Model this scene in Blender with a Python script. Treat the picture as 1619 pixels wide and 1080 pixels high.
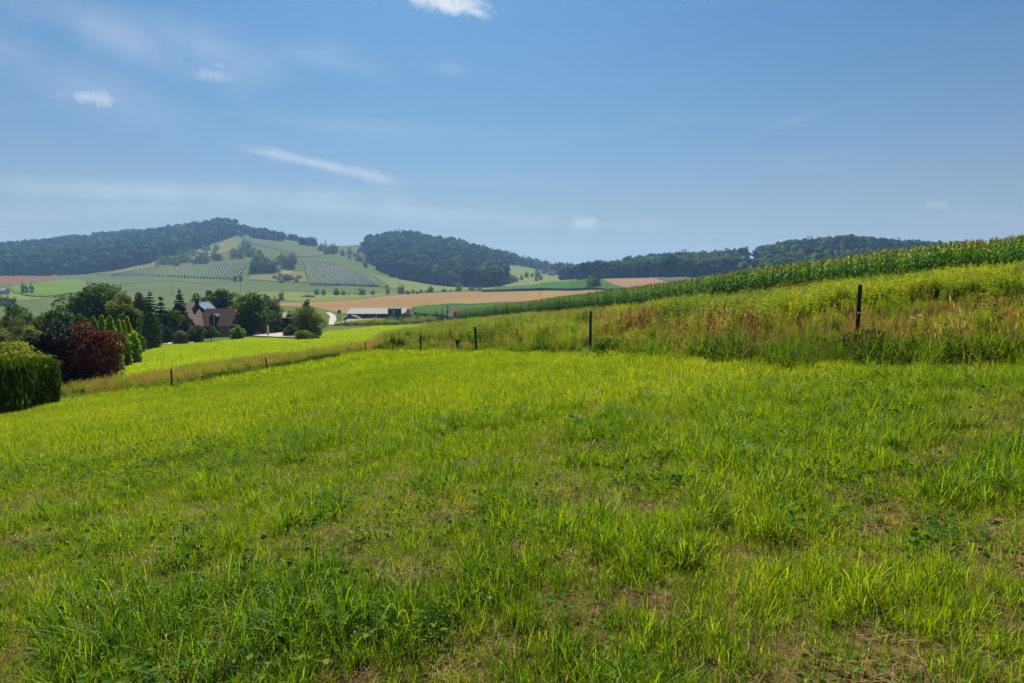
import bpy, math, random
import numpy as np
from mathutils import Vector, Matrix
from mathutils.geometry import delaunay_2d_cdt

for o in list(bpy.data.objects):
    bpy.data.objects.remove(o)
sc = bpy.context.scene
COL = sc.collection
rng = np.random.default_rng(11)
random.seed(5)

# ------------------------------------------------------------------ camera
H = 1.65                                    # eye height above the grass
PITCH = math.atan(100 / 1079)               # looking slightly down
cam_d = bpy.data.cameras.new('camera')
cam_d.sensor_width = 36.0
cam_d.lens = 24.0
cam_d.clip_start = 0.05
cam_d.clip_end = 20000
cam = bpy.data.objects.new('camera', cam_d)
cam.location = (0, 0, H)
cam.rotation_euler = (math.pi / 2 - PITCH, 0, 0)
COL.objects.link(cam)
sc.camera = cam

# ------------------------------------------------------------------ render / exposure
sc.render.engine = 'CYCLES'
sc.view_settings.view_transform = 'Standard'
sc.view_settings.look = 'None'
sc.view_settings.exposure = 1.05
sc.view_settings.gamma = 1.0
sc.view_settings.use_curve_mapping = False
cy = sc.cycles
cy.max_bounces = 6
cy.diffuse_bounces = 3
cy.glossy_bounces = 2
cy.transmission_bounces = 4
cy.transparent_max_bounces = 6
cy.volume_bounces = 0
cy.use_adaptive_sampling = True
cy.adaptive_threshold = 0.02
cy.use_denoising = True
cy.denoiser = 'OPENIMAGEDENOISE'
cy.denoising_input_passes = 'RGB_ALBEDO_NORMAL'
cy.denoising_prefilter = 'ACCURATE'
cy.sample_clamp_indirect = 4.0

# ------------------------------------------------------------------ sun + sky
SUN_AZ, SUN_EL = math.radians(-8), math.radians(50)
SUN = Vector((math.sin(SUN_AZ) * math.cos(SUN_EL), math.cos(SUN_AZ) * math.cos(SUN_EL), math.sin(SUN_EL)))
sun_d = bpy.data.lights.new('sun', 'SUN')
sun_d.energy = 5.0
sun_d.angle = math.radians(0.53)
sun_d.color = (1.0, 0.95, 0.85)
sun = bpy.data.objects.new('sun', sun_d)
sun.rotation_euler = SUN.to_track_quat('Z', 'Y').to_euler()
sun.location = (0, 0, 50)
COL.objects.link(sun)

world = bpy.data.worlds.new('World')
sc.world = world
world.use_nodes = True
NT = world.node_tree
NT.nodes.clear()


def nd(nt, typ, **kw):
    n = nt.nodes.new(typ)
    for k, v in kw.items():
        setattr(n, k, v)
    return n


def mth(nt, op, a, b=None, c=None, clamp=False):
    n = nt.nodes.new('ShaderNodeMath')
    n.operation = op
    n.use_clamp = clamp
    for i, s in enumerate((a, b, c)):
        if s is None:
            continue
        if isinstance(s, (int, float)):
            n.inputs[i].default_value = s
        else:
            nt.links.new(s, n.inputs[i])
    return n.outputs[0]


def mixc(nt, fac, a, b, blend='MIX'):
    n = nt.nodes.new('ShaderNodeMix')
    n.data_type = 'RGBA'
    n.blend_type = blend
    for s, i in ((fac, 0), (a, 6), (b, 7)):
        if isinstance(s, (int, float)):
            n.inputs[i].default_value = s
        elif isinstance(s, (tuple, list)):
            n.inputs[i].default_value = (*s, 1) if len(s) == 3 else s
        else:
            nt.links.new(s, n.inputs[i])
    return n.outputs[2]


def build_sky():
    nt = NT
    out = nd(nt, 'ShaderNodeOutputWorld')
    bg = nd(nt, 'ShaderNodeBackground')
    bg.inputs['Strength'].default_value = 0.05
    nt.links.new(bg.outputs[0], out.inputs[0])
    sky = nd(nt, 'ShaderNodeTexSky')
    sky.sky_type = 'NISHITA'
    sky.sun_disc = False
    sky.sun_elevation = SUN_EL
    sky.sun_rotation = SUN_AZ
    sky.altitude = 450
    sky.air_density = 1.0
    sky.dust_density = 1.9
    sky.ozone_density = 1.6
    tc = nd(nt, 'ShaderNodeTexCoord')
    sp = nd(nt, 'ShaderNodeSeparateXYZ')
    nt.links.new(tc.outputs['Generated'], sp.inputs[0])
    X, Y, Z = sp.outputs
    # thin veil of cirrus over the whole sky, on a plane far above
    zz = mth(nt, 'ADD', mth(nt, 'MAXIMUM', Z, 0.0), 0.12)
    cx = mth(nt, 'DIVIDE', X, zz)
    cyy = mth(nt, 'DIVIDE', Y, zz)
    cv = nd(nt, 'ShaderNodeCombineXYZ')
    nt.links.new(mth(nt, 'MULTIPLY', mth(nt, 'ADD', cx, mth(nt, 'MULTIPLY', cyy, -0.35)), 0.55), cv.inputs[0])
    nt.links.new(mth(nt, 'MULTIPLY', cyy, 1.5), cv.inputs[1])
    n1 = nd(nt, 'ShaderNodeTexNoise')
    n1.inputs['Scale'].default_value = 0.9
    n1.inputs['Detail'].default_value = 7
    n1.inputs['Roughness'].default_value = 0.55
    n1.inputs['Distortion'].default_value = 0.7
    nt.links.new(cv.outputs[0], n1.inputs[0])
    mr = nd(nt, 'ShaderNodeMapRange')
    mr.interpolation_type = 'SMOOTHSTEP'
    mr.inputs[1].default_value = 0.52
    mr.inputs[2].default_value = 0.98
    mr.inputs[3].default_value = 0.0
    mr.inputs[4].default_value = 0.42
    nt.links.new(n1.outputs[0], mr.inputs[0])
    veil = mr.outputs[0]
    # single clouds: soft ellipses broken up by noise, at fixed sky directions
    ysafe = mth(nt, 'MAXIMUM', Y, 0.02)
    a = mth(nt, 'DIVIDE', X, ysafe)
    e = mth(nt, 'DIVIDE', Z, ysafe)
    front = mth(nt, 'MULTIPLY', mth(nt, 'SUBTRACT', Y, 0.05), 8.0, clamp=True)
    pv = nd(nt, 'ShaderNodeCombineXYZ')
    nt.links.new(a, pv.inputs[0])
    nt.links.new(e, pv.inputs[1])
    nb = nd(nt, 'ShaderNodeTexNoise')
    nb.inputs['Scale'].default_value = 30
    nb.inputs['Detail'].default_value = 9
    nb.inputs['Roughness'].default_value = 0.68
    nb.inputs['Distortion'].default_value = 0.5
    nt.links.new(pv.outputs[0], nb.inputs[0])
    ns = nd(nt, 'ShaderNodeTexNoise')
    ns.inputs['Scale'].default_value = 12
    ns.inputs['Detail'].default_value = 6
    ns.inputs['Roughness'].default_value = 0.6
    ns.inputs['Distortion'].default_value = 0.4
    nt.links.new(pv.outputs[0], ns.inputs[0])
    total = veil
    # (u, v, half width px, half height px, tilt deg, opacity, puffy)
    clouds = [(712, 4, 78, 22, -9, 1.0, 1), (752, 18, 34, 11, -22, .85, 1), (668, 2, 26, 14, 0, .9, 1),
              (140, 153, 60, 15, -4, .62, 1), (165, 158, 40, 10, 0, .4, 1),
              (334, 119, 50, 14, -3, .36, 1), (345, 103, 20, 8, -10, .3, 1),
              (500, 258, 150, 11, -12.5, .62, 0), (575, 275, 90, 11, -13, .45, 0), (420, 242, 55, 8, -9, .4, 0),
              (926, 352, 27, 12, 8, .45, 1), (1482, 325, 20, 9, 0, .34, 1), (1020, 354, 26, 11, 0, .14, 1),
              (1250, 192, 95, 7, 17, .12, 0), (700, 105, 60, 16, -10, .16, 1),
              (20, 82, 80, 18, -24, .22, 0), (170, 50, 210, 46, -24, .34, 0), (330, 75, 150, 50, -16, .28, 0), (120, 130, 260, 60, -20, .20, 0),
              (240, 303, 560, 24, -2, .36, 0), (560, 328, 460, 20, -4, .30, 0), (190, 330, 380, 26, 2, .2, 0)]
    for (u, v, rw, rh, tilt, op, puffy) in clouds:
        sp_, cp_ = math.sin(PITCH), math.cos(PITCH)
        ca, cb = (u - 809.5) / 1079, (540 - v) / 1079
        dy, dz = cp_ + cb * sp_, -sp_ + cb * cp_
        a0, e0 = ca / dy, dz / dy
        t = math.radians(tilt)
        da = mth(nt, 'SUBTRACT', a, a0)
        de = mth(nt, 'SUBTRACT', e, e0)
        p = mth(nt, 'MULTIPLY', mth(nt, 'ADD', mth(nt, 'MULTIPLY', da, math.cos(t)), mth(nt, 'MULTIPLY', de, math.sin(t))), 1079 / rw)
        q = mth(nt, 'MULTIPLY', mth(nt, 'ADD', mth(nt, 'MULTIPLY', da, -math.sin(t)), mth(nt, 'MULTIPLY', de, math.cos(t))), 1079 / rh)
        r2 = mth(nt, 'ADD', mth(nt, 'MULTIPLY', p, p), mth(nt, 'MULTIPLY', q, q))
        fall = mth(nt, 'SUBTRACT', 1.0, mth(nt, 'SQRT', r2))
        noi = (nb if puffy else ns).outputs[0]
        k = mth(nt, 'ADD', fall, mth(nt, 'MULTIPLY', mth(nt, 'SUBTRACT', noi, 0.5), 2.6 if puffy else 1.6))
        m = nd(nt, 'ShaderNodeMapRange')
        m.interpolation_type = 'SMOOTHSTEP'
        m.inputs[1].default_value = -0.15 if puffy else -0.2
        m.inputs[2].default_value = 1.25 if puffy else 1.5
        m.inputs[3].default_value = 0.0
        m.inputs[4].default_value = op
        nt.links.new(k, m.inputs[0])
        mk = mth(nt, 'MULTIPLY', m.outputs[0], front)
        total = mth(nt, 'MAXIMUM', total, mk)
    hsv = nd(nt, 'ShaderNodeHueSaturation')
    hsv.inputs['Saturation'].default_value = 1.12
    nt.links.new(sky.outputs[0], hsv.inputs['Color'])
    graded = mixc(nt, 1.0, hsv.outputs[0], (.225, .545, .760), 'MULTIPLY')
    # the grey summer murk low over the horizon, the same all round
    low = mth(nt, 'MULTIPLY', mth(nt, 'EXPONENT', mth(nt, 'MULTIPLY', mth(nt, 'MAXIMUM', Z, 0.0), -6.5)), 0.94)
    graded = mixc(nt, low, graded, (4.35, 4.1, 3.9))
    c = mixc(nt, total, graded, (7.4, 7.9, 8.4))
    nt.links.new(c, bg.inputs['Color'])


build_sky()

# ------------------------------------------------------------------ geometry of the view: used to find real positions
F = 1079.0
SP, CP = math.sin(PITCH), math.cos(PITCH)


def ray(u, v):
    a, b = (u - 809.5) / F, (540 - v) / F
    return np.array([a, CP + b * SP, -SP + b * CP])


def W(u, v, Y):
    d = ray(u, v)
    return np.array([0, 0, H]) + d * (Y / d[1])


def AS(u, v):
    d = ray(u, v)
    return d[0] / d[1], d[2] / d[1]


_tab = np.random.default_rng(3).random((256, 256))


def vn(x, y, s, seed=0):
    x = np.asarray(x, float) / s + seed * 17.3
    y = np.asarray(y, float) / s + seed * 9.7
    xi, yi = np.floor(x).astype(int), np.floor(y).astype(int)
    fx, fy = x - xi, y - yi
    fx, fy = fx * fx * (3 - 2 * fx), fy * fy * (3 - 2 * fy)
    t = _tab
    a, b = t[xi % 256, yi % 256], t[(xi + 1) % 256, yi % 256]
    c, d = t[xi % 256, (yi + 1) % 256], t[(xi + 1) % 256, (yi + 1) % 256]
    return (a * (1 - fx) + b * fx) * (1 - fy) + (c * (1 - fx) + d * fx) * fy


def fbm(x, y, s, seed=0, n=3):
    r, amp, tot = 0, 1.0, 0
    for k in range(n):
        r = r + amp * vn(x, y, s / 2 ** k, seed + k)
        tot += amp
        amp *= .5
    return r / tot


def sstep(a, b, x):
    t = np.clip((np.asarray(x, float) - a) / (b - a), 0, 1)
    return t * t * (3 - 2 * t)


GX, GY = 0.113, -0.0447                     # the slope of the meadow


def pchip(x, y, q):
    """monotone cubic along axis 0; y may be 2-D"""
    x = np.asarray(x, float)
    y = np.asarray(y, float)
    one = y.ndim == 1
    if one:
        y = y[:, None]
    h = np.diff(x)[:, None]
    d = np.diff(y, axis=0) / h
    m = np.zeros_like(y)
    w1, w2 = 2 * h[1:] + h[:-1], h[1:] + 2 * h[:-1]
    with np.errstate(divide='ignore', invalid='ignore'):
        hm = (w1 + w2) / (w1 / d[:-1] + w2 / d[1:])
    m[1:-1] = np.where(d[:-1] * d[1:] > 0, hm, 0)
    m[0], m[-1] = d[0], d[-1]
    i = np.clip(np.searchsorted(x, q, side='right') - 1, 0, len(x) - 2)
    t = ((np.clip(q, x[0], x[-1]) - x[i]) / np.diff(x)[i])[:, None]
    hh = h[i]
    r = (y[i] * (1 + 2 * t) * (1 - t) ** 2 + m[i] * hh * t * (1 - t) ** 2
         + y[i + 1] * t * t * (3 - 2 * t) + m[i + 1] * hh * t * t * (t - 1))
    return r[:, 0] if one else r


# ground profiles: for a bearing (pixel column) the row at which the ground stands at each distance
PROF = {
    -400: (40, [(90, 575), (150, 548), (250, 520), (400, 494), (700, 464), (1000, 444), (1150, 437), (1700, 412), (2400, 408), (4200, 420)]),
    0: (40, [(90, 562), (150, 537), (250, 512), (400, 489), (700, 462), (1000, 443), (1120, 436), (1700, 401), (2300, 399), (4200, 415)]),
    120: (40, [(90, 558), (150, 532), (250, 508), (400, 487), (700, 462), (1000, 444), (1150, 434), (1800, 389), (2400, 388), (4200, 410)]),
    250: (45, [(90, 554), (130, 538), (200, 516), (300, 498), (500, 478), (700, 462), (900, 444), (1100, 425), (1250, 412), (1850, 375), (2300, 376), (4200, 410)]),
    360: (45, [(90, 550), (130, 535), (200, 516), (300, 500), (500, 480), (700, 465), (900, 448), (1050, 432), (1200, 413), (1500, 390), (1850, 360), (2300, 374), (4200, 410)]),
    430: (45, [(90, 547), (130, 531), (200, 514), (300, 499), (450, 484), (650, 468), (850, 454), (950, 441), (1100, 416), (1400, 393), (1750, 375), (2300, 388), (4200, 412)]),
    520: (60, [(120, 534), (200, 516), (270, 514), (330, 510), (420, 494), (520, 483), (650, 472), (800, 461), (900, 451), (1100, 413), (1400, 397), (1700, 389), (2300, 398), (4200, 418)]),
    600: (60, [(130, 527), (200, 516), (235, 509.5), (270, 511.5), (330, 511), (420, 494), (520, 484), (700, 468), (850, 459), (950, 452), (1050, 441), (1200, 426), (1500, 398), (1650, 385), (2200, 392), (4200, 418)]),
    640: (60, [(130, 524), (200, 514), (235, 508), (270, 510.5), (330, 511), (420, 495), (520, 486), (700, 467), (850, 458), (1000, 447), (1100, 438), (1250, 424), (1500, 396), (1650, 382), (2200, 390), (4200, 418)]),
    700: (100, [(165, 511), (235, 508), (280, 511), (330, 509), (420, 495), (520, 486), (700, 466), (850, 458), (1000, 450), (1100, 443), (1300, 420), (1650, 390), (2200, 400), (4200, 420)]),
    800: (165, [(240, 499), (330, 495), (420, 488), (520, 481), (700, 463), (850, 456), (1000, 446), (1200, 433), (1500, 419), (1700, 414), (2200, 424), (4200, 428)]),
    900: (165, [(240, 486), (400, 484), (520, 477), (700, 460), (850, 448), (1000, 443), (1300, 438), (1700, 434), (4200, 432)]),
    960: (165, [(240, 480), (400, 478), (520, 470), (700, 453), (800, 442), (900, 440), (1100, 434), (1500, 432), (4200, 432)]),
    1070: (165, [(240, 468), (400, 468), (520, 463), (650, 451), (750, 442), (850, 439.5), (1000, 431), (1200, 421), (1600, 424), (4200, 428)]),
    1150: (165, [(240, 460), (400, 459), (700, 446), (800, 441), (880, 438), (1000, 428), (1200, 417), (1600, 420), (4200, 428)]),
    1250: (165, [(240, 450), (400, 450), (600, 445), (700, 438), (800, 425), (950, 404), (1100, 398), (1500, 408), (4200, 425)]),
    1340: (165, [(240, 442), (400, 443), (600, 442), (700, 434), (800, 418), (950, 398), (1100, 393), (1500, 402), (4200, 425)]),
    1440: (165, [(240, 435), (400, 437), (600, 438), (750, 426), (950, 404), (1100, 400), (1500, 408), (4200, 425)]),
    1619: (100, [(160, 425), (240, 428), (400, 432), (600, 434), (800, 424), (1100, 408), (1500, 412), (4200, 425)]),
    2200: (100, [(160, 410), (240, 424), (400, 432), (600, 434), (800, 424), (1100, 410), (1500, 412), (4200, 425)]),
}
L0, L1, NL = math.log(4.0), math.log(4200.0), 420
lq = np.linspace(L0, L1, NL)
_cols, _A = [], []
for u_, (ypl, ctl) in PROF.items():
    A_ = AS(u_, 440)[0]
    ys, ss = [], []
    for Y_ in (4, 6, 9, 14, 20, 30, 40, 60, 80, 100, 130, 165):
        if Y_ > ypl:
            break
        ys.append(Y_)
        ss.append((GX * A_ + GY) - H / Y_)
    for Y_, v_ in ctl:
        ys.append(Y_)
        ss.append(AS(u_, v_)[1])
    # interpolate height, not slope, so the ground stays smooth
    z_ = np.array(ss) * np.array(ys) + H
    _cols.append(pchip(np.log(ys), z_, lq))
    _A.append(A_)
NA = 460
aq = np.linspace(_A[0], _A[-1], NA)
TAB = pchip(np.array(_A), np.array(_cols), aq)          # NA x NL
for _ in range(3):                                       # soften
    T = TAB.copy()
    T[1:-1] = (TAB[:-2] + 2 * TAB[1:-1] + TAB[2:]) / 4
    TAB = T
    T = TAB.copy()
    T[:, 1:-1] = (TAB[:, :-2] + 2 * TAB[:, 1:-1] + TAB[:, 2:]) / 4
    TAB = T


def terrain(x, y):
    x = np.asarray(x, float)
    y = np.asarray(y, float)
    yy = np.maximum(y, 4.0)
    A = x / yy
    ta = np.clip((A - aq[0]) / (aq[1] - aq[0]), 0, NA - 1.001)
    tl = np.clip((np.log(yy) - L0) / (lq[1] - lq[0]), 0, NL - 1.001)
    i, j = ta.astype(int), tl.astype(int)
    fa, fl = ta - i, tl - j
    z = (TAB[i, j] * (1 - fa) + TAB[i + 1, j] * fa) * (1 - fl) + (TAB[i, j + 1] * (1 - fa) + TAB[i + 1, j + 1] * fa) * fl
    zp = 22 * np.tanh((GX * x + GY * y) / 22)
    w = sstep(7, 14, y) * (1 - sstep(1.0, 1.3, np.abs(A)))
    z = w * z + (1 - w) * zp
    near = 1 - sstep(40, 120, np.hypot(x, y))
    z = z + near * ((vn(x, y, 1.1, 2) - .5) * .07 + (vn(x, y, 3.7, 4) - .5) * .12)
    far = sstep(120, 900, np.hypot(x, y))
    z = z + far * (vn(x, y, 60, 5) - .5) * 2.0
    return z


_ts = np.exp(np.linspace(math.log(1.5), math.log(4000), 3000))


def hit(u, v, ymin=2.0, ymax=4000.0):
    """where the line of sight meets the ground (x, y)"""
    d = ray(u, v)
    ys = _ts[(_ts >= ymin) & (_ts <= ymax)]
    x = d[0] / d[1] * ys
    dz = H + d[2] / d[1] * ys - terrain(x, ys)
    k = np.where((dz[:-1] > 0) & (dz[1:] <= 0))[0]
    if len(k):
        i = k[0]
        t = dz[i] / (dz[i] - dz[i + 1])
        Y = ys[i] * (1 - t) + ys[i + 1] * t
    else:
        Y = ys[np.argmin(np.abs(dz) / ys)]
    return np.array([d[0] / d[1] * Y, Y])


def at(u, Y):
    """ground point on the bearing of pixel column u at distance Y"""
    A = AS(u, 470)[0]
    return np.array([A * Y, Y, float(terrain(A * Y, Y))])


def inpoly(px, py, poly):
    poly = np.asarray(poly)
    r = np.zeros(np.shape(px), bool)
    n = len(poly)
    for i in range(n):
        x0, y0 = poly[i]
        x1, y1 = poly[(i + 1) % n]
        c = ((y0 > py) != (y1 > py)) & (px < (x1 - x0) * (py - y0) / (y1 - y0 + 1e-12) + x0)
        r ^= c
    return r


# ------------------------------------------------------------------ small mesh library
def mesh_np(name, verts, faces, mat=None, col=None, smooth=False, loops=None):
    """faces: list of int arrays (each M x k), fast path"""
    me = bpy.data.meshes.new(name)
    verts = np.asarray(verts, np.float32)
    me.vertices.add(len(verts))
    me.vertices.foreach_set('co', verts.ravel())
    faces = [np.asarray(f, np.int32) for f in faces if len(f)]
    if faces:
        ln = np.concatenate([np.full(len(f), f.shape[1], np.int32) for f in faces])
        idx = np.concatenate([f.ravel() for f in faces])
        st = np.concatenate([[0], np.cumsum(ln)[:-1]]).astype(np.int32)
        me.loops.add(len(idx))
        me.polygons.add(len(ln))
        me.loops.foreach_set('vertex_index', idx)
        me.polygons.foreach_set('loop_start', st)
        me.polygons.foreach_set('loop_total', ln)
        me.polygons.foreach_set('use_smooth', np.full(len(ln), smooth))
    if col is not None:
        a = me.attributes.new('Col', 'FLOAT', 'POINT')
        a.data.foreach_set('value', np.asarray(col, np.float32))
    me.update(calc_edges=True)
    if mat:
        for m in (mat if isinstance(mat, (list, tuple)) else [mat]):
            me.materials.append(m)
    return me


def link(name, me, parent=None, loc=(0, 0, 0), rot=(0, 0, 0)):
    o = bpy.data.objects.new(name, me)
    o.location = loc
    o.rotation_euler = rot
    if parent:
        o.parent = parent
    COL.objects.link(o)
    return o


def tag(o, label, cat, group=None):
    o['label'] = label
    o['category'] = cat
    if group:
        o['group'] = group
    return o


def structure(o):
    o['kind'] = 'structure'
    return o


def stuff(o, label, cat):
    o['kind'] = 'stuff'
    return tag(o, label, cat)


def thing(name, label, cat, loc=(0, 0, 0), rz=0.0, group=None):
    return tag(link(name, None, None, tuple(float(c) for c in loc), (0, 0, rz)), label, cat, group)


def copy_tree(o, parent=None):
    c = o.copy()
    COL.objects.link(c)
    c.parent = parent
    for ch in o.children:
        copy_tree(ch, c)
    return c


class MB:
    def __init__(s):
        s.v, s.f = [], []

    def add(s, vs, fs):
        b = len(s.v)
        s.v += [tuple(map(float, p)) for p in vs]
        s.f += [tuple(b + i for i in f) for f in fs]
        return s

    def box(s, x0, x1, y0, y1, z0, z1):
        return s.add([(x0, y0, z0), (x1, y0, z0), (x1, y1, z0), (x0, y1, z0), (x0, y0, z1), (x1, y0, z1), (x1, y1, z1), (x0, y1, z1)],
                     [(3, 2, 1, 0), (4, 5, 6, 7), (0, 1, 5, 4), (1, 2, 6, 5), (2, 3, 7, 6), (3, 0, 4, 7)])

    def slab(s, pts, t):
        """thick sheet under a planar polygon, thickness t along its normal"""
        P = [Vector(p) for p in pts]
        n = (P[1] - P[0]).cross(P[2] - P[0]).normalized()
        Q = [p - n * t for p in P]
        k = len(P)
        return s.add(P + Q, [tuple(range(k)), tuple(range(2 * k - 1, k - 1, -1))]
                     + [(i, k + i, k + (i + 1) % k, (i + 1) % k) for i in range(k)])

    def prism(s, poly, y0, y1):
        """polygon in x-z extruded along y"""
        k = len(poly)
        return s.add([(x, y0, z) for x, z in poly] + [(x, y1, z) for x, z in poly],
                     [tuple(range(k)), tuple(range(2 * k - 1, k - 1, -1))]
                     + [((i + 1) % k, i, k + i, k + (i + 1) % k) for i in range(k)])

    def tube(s, p0, p1, r0, r1, n=7, cap=True):
        p0, p1 = Vector(p0), Vector(p1)
        d = (p1 - p0).normalized()
        a = d.orthogonal().normalized()
        b = d.cross(a)
        vs = []
        for p, r in ((p0, r0), (p1, r1)):
            for i in range(n):
                t = 2 * math.pi * i / n
                vs.append(p + a * (math.cos(t) * r) + b * (math.sin(t) * r))
        fs = [(i, (i + 1) % n, n + (i + 1) % n, n + i) for i in range(n)]
        if cap:
            fs += [tuple(range(n - 1, -1, -1)), tuple(range(n, 2 * n))]
        return s.add(vs, fs)

    def mesh(s, name, mat):
        me = bpy.data.meshes.new(name)
        me.from_pydata(s.v, [], s.f)
        me.update()
        if mat:
            me.materials.append(mat)
        return me

    def build(s, name, mat, parent=None, loc=(0, 0, 0), rot=(0, 0, 0)):
        return link(name, s.mesh(name, mat), parent, loc, rot)


# ------------------------------------------------------------------ materials
def newmat(name):
    m = bpy.data.materials.new(name)
    m.use_nodes = True
    m.node_tree.nodes.clear()
    return m, m.node_tree


def ramp(nt, fac, stops):
    r = nt.nodes.new('ShaderNodeValToRGB')
    el = r.color_ramp.elements
    while len(el) < len(stops):
        el.new(0.5)
    for e_, (p, c) in zip(el, stops):
        e_.position = p
        e_.color = (*c, 1)
    nt.links.new(fac, r.inputs[0])
    return r.outputs[0]


def noise(nt, scale, detail=4, rough=.6, vec=None, dist=0):
    n = nt.nodes.new('ShaderNodeTexNoise')
    n.inputs['Scale'].default_value = scale
    n.inputs['Detail'].default_value = detail
    n.inputs['Roughness'].default_value = rough
    n.inputs['Distortion'].default_value = dist
    if vec is not None:
        nt.links.new(vec, n.inputs['Vector'])
    return n.outputs[0]


def pos(nt):
    return nt.nodes.new('ShaderNodeNewGeometry').outputs['Position']


def leafmat(name, stops, transl=.45, rough=.5, spec=.25, tboost=1.25, inst=False, warm=(1.14, 1.06, .35), itw=.5, ospread=0.0):
    """two-sided leaf: colour by each leaf's own random value, light shining through"""
    m, nt = newmat(name)
    out = nt.nodes.new('ShaderNodeOutputMaterial')
    at_ = nt.nodes.new('ShaderNodeAttribute')
    at_.attribute_name = 'Col'
    fac = at_.outputs['Fac']
    if inst:
        it = nt.nodes.new('ShaderNodeAttribute')
        it.attribute_type = 'INSTANCER'
        it.attribute_name = 'tint'
        fac = mth(nt, 'ADD', mth(nt, 'MULTIPLY', fac, 1 - itw), mth(nt, 'MULTIPLY', it.outputs['Fac'], itw))
    elif ospread:
        oi = nt.nodes.new('ShaderNodeObjectInfo')
        fac = mth(nt, 'ADD', fac, mth(nt, 'MULTIPLY', mth(nt, 'SUBTRACT', oi.outputs['Random'], .5), ospread))
    c = ramp(nt, fac, stops)
    pb = nt.nodes.new('ShaderNodeBsdfPrincipled')
    pb.inputs['Roughness'].default_value = rough
    pb.inputs['Specular IOR Level'].default_value = spec
    nt.links.new(c, pb.inputs['Base Color'])
    tr = nt.nodes.new('ShaderNodeBsdfTranslucent')
    tc = mixc(nt, 1.0, c, tuple(w * tboost for w in warm), 'MULTIPLY')
    nt.links.new(tc, tr.inputs['Color'])
    mx = nt.nodes.new('ShaderNodeMixShader')
    mx.inputs[0].default_value = transl
    nt.links.new(pb.outputs[0], mx.inputs[1])
    nt.links.new(tr.outputs[0], mx.inputs[2])
    nt.links.new(mx.outputs[0], out.inputs[0])
    return m


def solid(name, color, rough=.8, var=.25, scale=6.0, spec=.2, bump=.0, obj=True, stretch=None, metallic=0.0):
    m, nt = newmat(name)
    out = nt.nodes.new('ShaderNodeOutputMaterial')
    tc = nt.nodes.new('ShaderNodeTexCoord')
    vec = tc.outputs['Object'] if obj else pos(nt)
    if stretch:
        mp = nt.nodes.new('ShaderNodeMapping')
        mp.inputs['Scale'].default_value = stretch
        nt.links.new(vec, mp.inputs[0])
        vec = mp.outputs[0]
    n = noise(nt, scale, 6, .65, vec)
    lo = tuple(c * (1 - var) for c in color)
    hi = tuple(min(1, c * (1 + var)) for c in color)
    c = ramp(nt, n, [(.3, lo), (.7, hi)])
    pb = nt.nodes.new('ShaderNodeBsdfPrincipled')
    pb.inputs['Roughness'].default_value = rough
    pb.inputs['Specular IOR Level'].default_value = spec
    pb.inputs['Metallic'].default_value = metallic
    nt.links.new(c, pb.inputs['Base Color'])
    if bump:
        b = nt.nodes.new('ShaderNodeBump')
        b.inputs['Strength'].default_value = bump
        b.inputs['Distance'].default_value = .05
        nt.links.new(n, b.inputs['Height'])
        nt.links.new(b.outputs[0], pb.inputs['Normal'])
    nt.links.new(pb.outputs[0], out.inputs[0])
    return m


def fieldmat(name, c1, c2, s1=.02, s2=.6, c3=None, stripe=None, transl=0.0, bump=.6, bdist=.4, k=.70):
    """a field seen from far: broad patches, fine mottling, drill lines where it has them"""
    m, nt = newmat(name)
    out = nt.nodes.new('ShaderNodeOutputMaterial')
    P = pos(nt)
    c1, c2 = tuple(v * k for v in c1), tuple(v * k for v in c2)
    c3 = tuple(v * k for v in c3) if c3 else None
    broad = noise(nt, s1, 5, .6, P)
    fine = noise(nt, s2, 5, .7, P)
    f = mth(nt, 'ADD', mth(nt, 'MULTIPLY', broad, .6), mth(nt, 'MULTIPLY', fine, .5))
    stops = [(.35, c1), (.72, c2)]
    if c3:
        stops = [(.3, c1), (.55, c2), (.78, c3)]
    c = ramp(nt, f, stops)
    if stripe:
        ang, period, amt = stripe
        mp = nt.nodes.new('ShaderNodeMapping')
        mp.inputs['Rotation'].default_value = (0, 0, math.radians(ang))
        nt.links.new(P, mp.inputs[0])
        wv = nt.nodes.new('ShaderNodeTexWave')
        wv.bands_direction = 'X'
        wv.inputs['Scale'].default_value = 6.283 / (20 * period) 
        wv.inputs['Distortion'].default_value = .8
        wv.inputs['Detail'].default_value = 2
        wv.inputs['Detail Scale'].default_value = .4
        nt.links.new(mp.outputs[0], wv.inputs[0])
        k = mth(nt, 'ADD', 1 - amt, mth(nt, 'MULTIPLY', wv.outputs['Fac'], amt * 1.6))
        cc = nt.nodes.new('ShaderNodeCombineColor')
        for i in range(3):
            nt.links.new(k, cc.inputs[i])
        c = mixc(nt, 1.0, c, cc.outputs[0], 'MULTIPLY')
    d = nt.nodes.new('ShaderNodeBsdfDiffuse')
    nt.links.new(c, d.inputs['Color'])
    b = nt.nodes.new('ShaderNodeBump')
    b.inputs['Strength'].default_value = bump
    b.inputs['Distance'].default_value = bdist
    nt.links.new(fine, b.inputs['Height'])
    nt.links.new(b.outputs[0], d.inputs['Normal'])
    nt.links.new(d.outputs[0], out.inputs[0])
    return m

# ================================================================== SETTING: the ground
FENCE = [(-27.0, 18.0)] + [tuple(hit(u, v, 8, 80)) for u, v in ((0, 652), (80, 637), (180, 622), (272, 612), (422, 586), (578, 557))]
FENCE_R = [tuple(hit(u, v, 6, 80)) for u, v in ((621, 555), (665, 555), (753, 556), (933, 560), (1120, 566), (1352, 572), (1619, 580))] + [(13.0, 4.0), (18, -6)]
CORN_EDGE = [(46.0, 22.0), (31.2, 41.5), (19.2, 61.0), (11.3, 100.0), (-1.2, 140.0), (-13.6, 166.0)]
MEADOW = FENCE + FENCE_R + [(18, -12), (-27, -12)]


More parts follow.
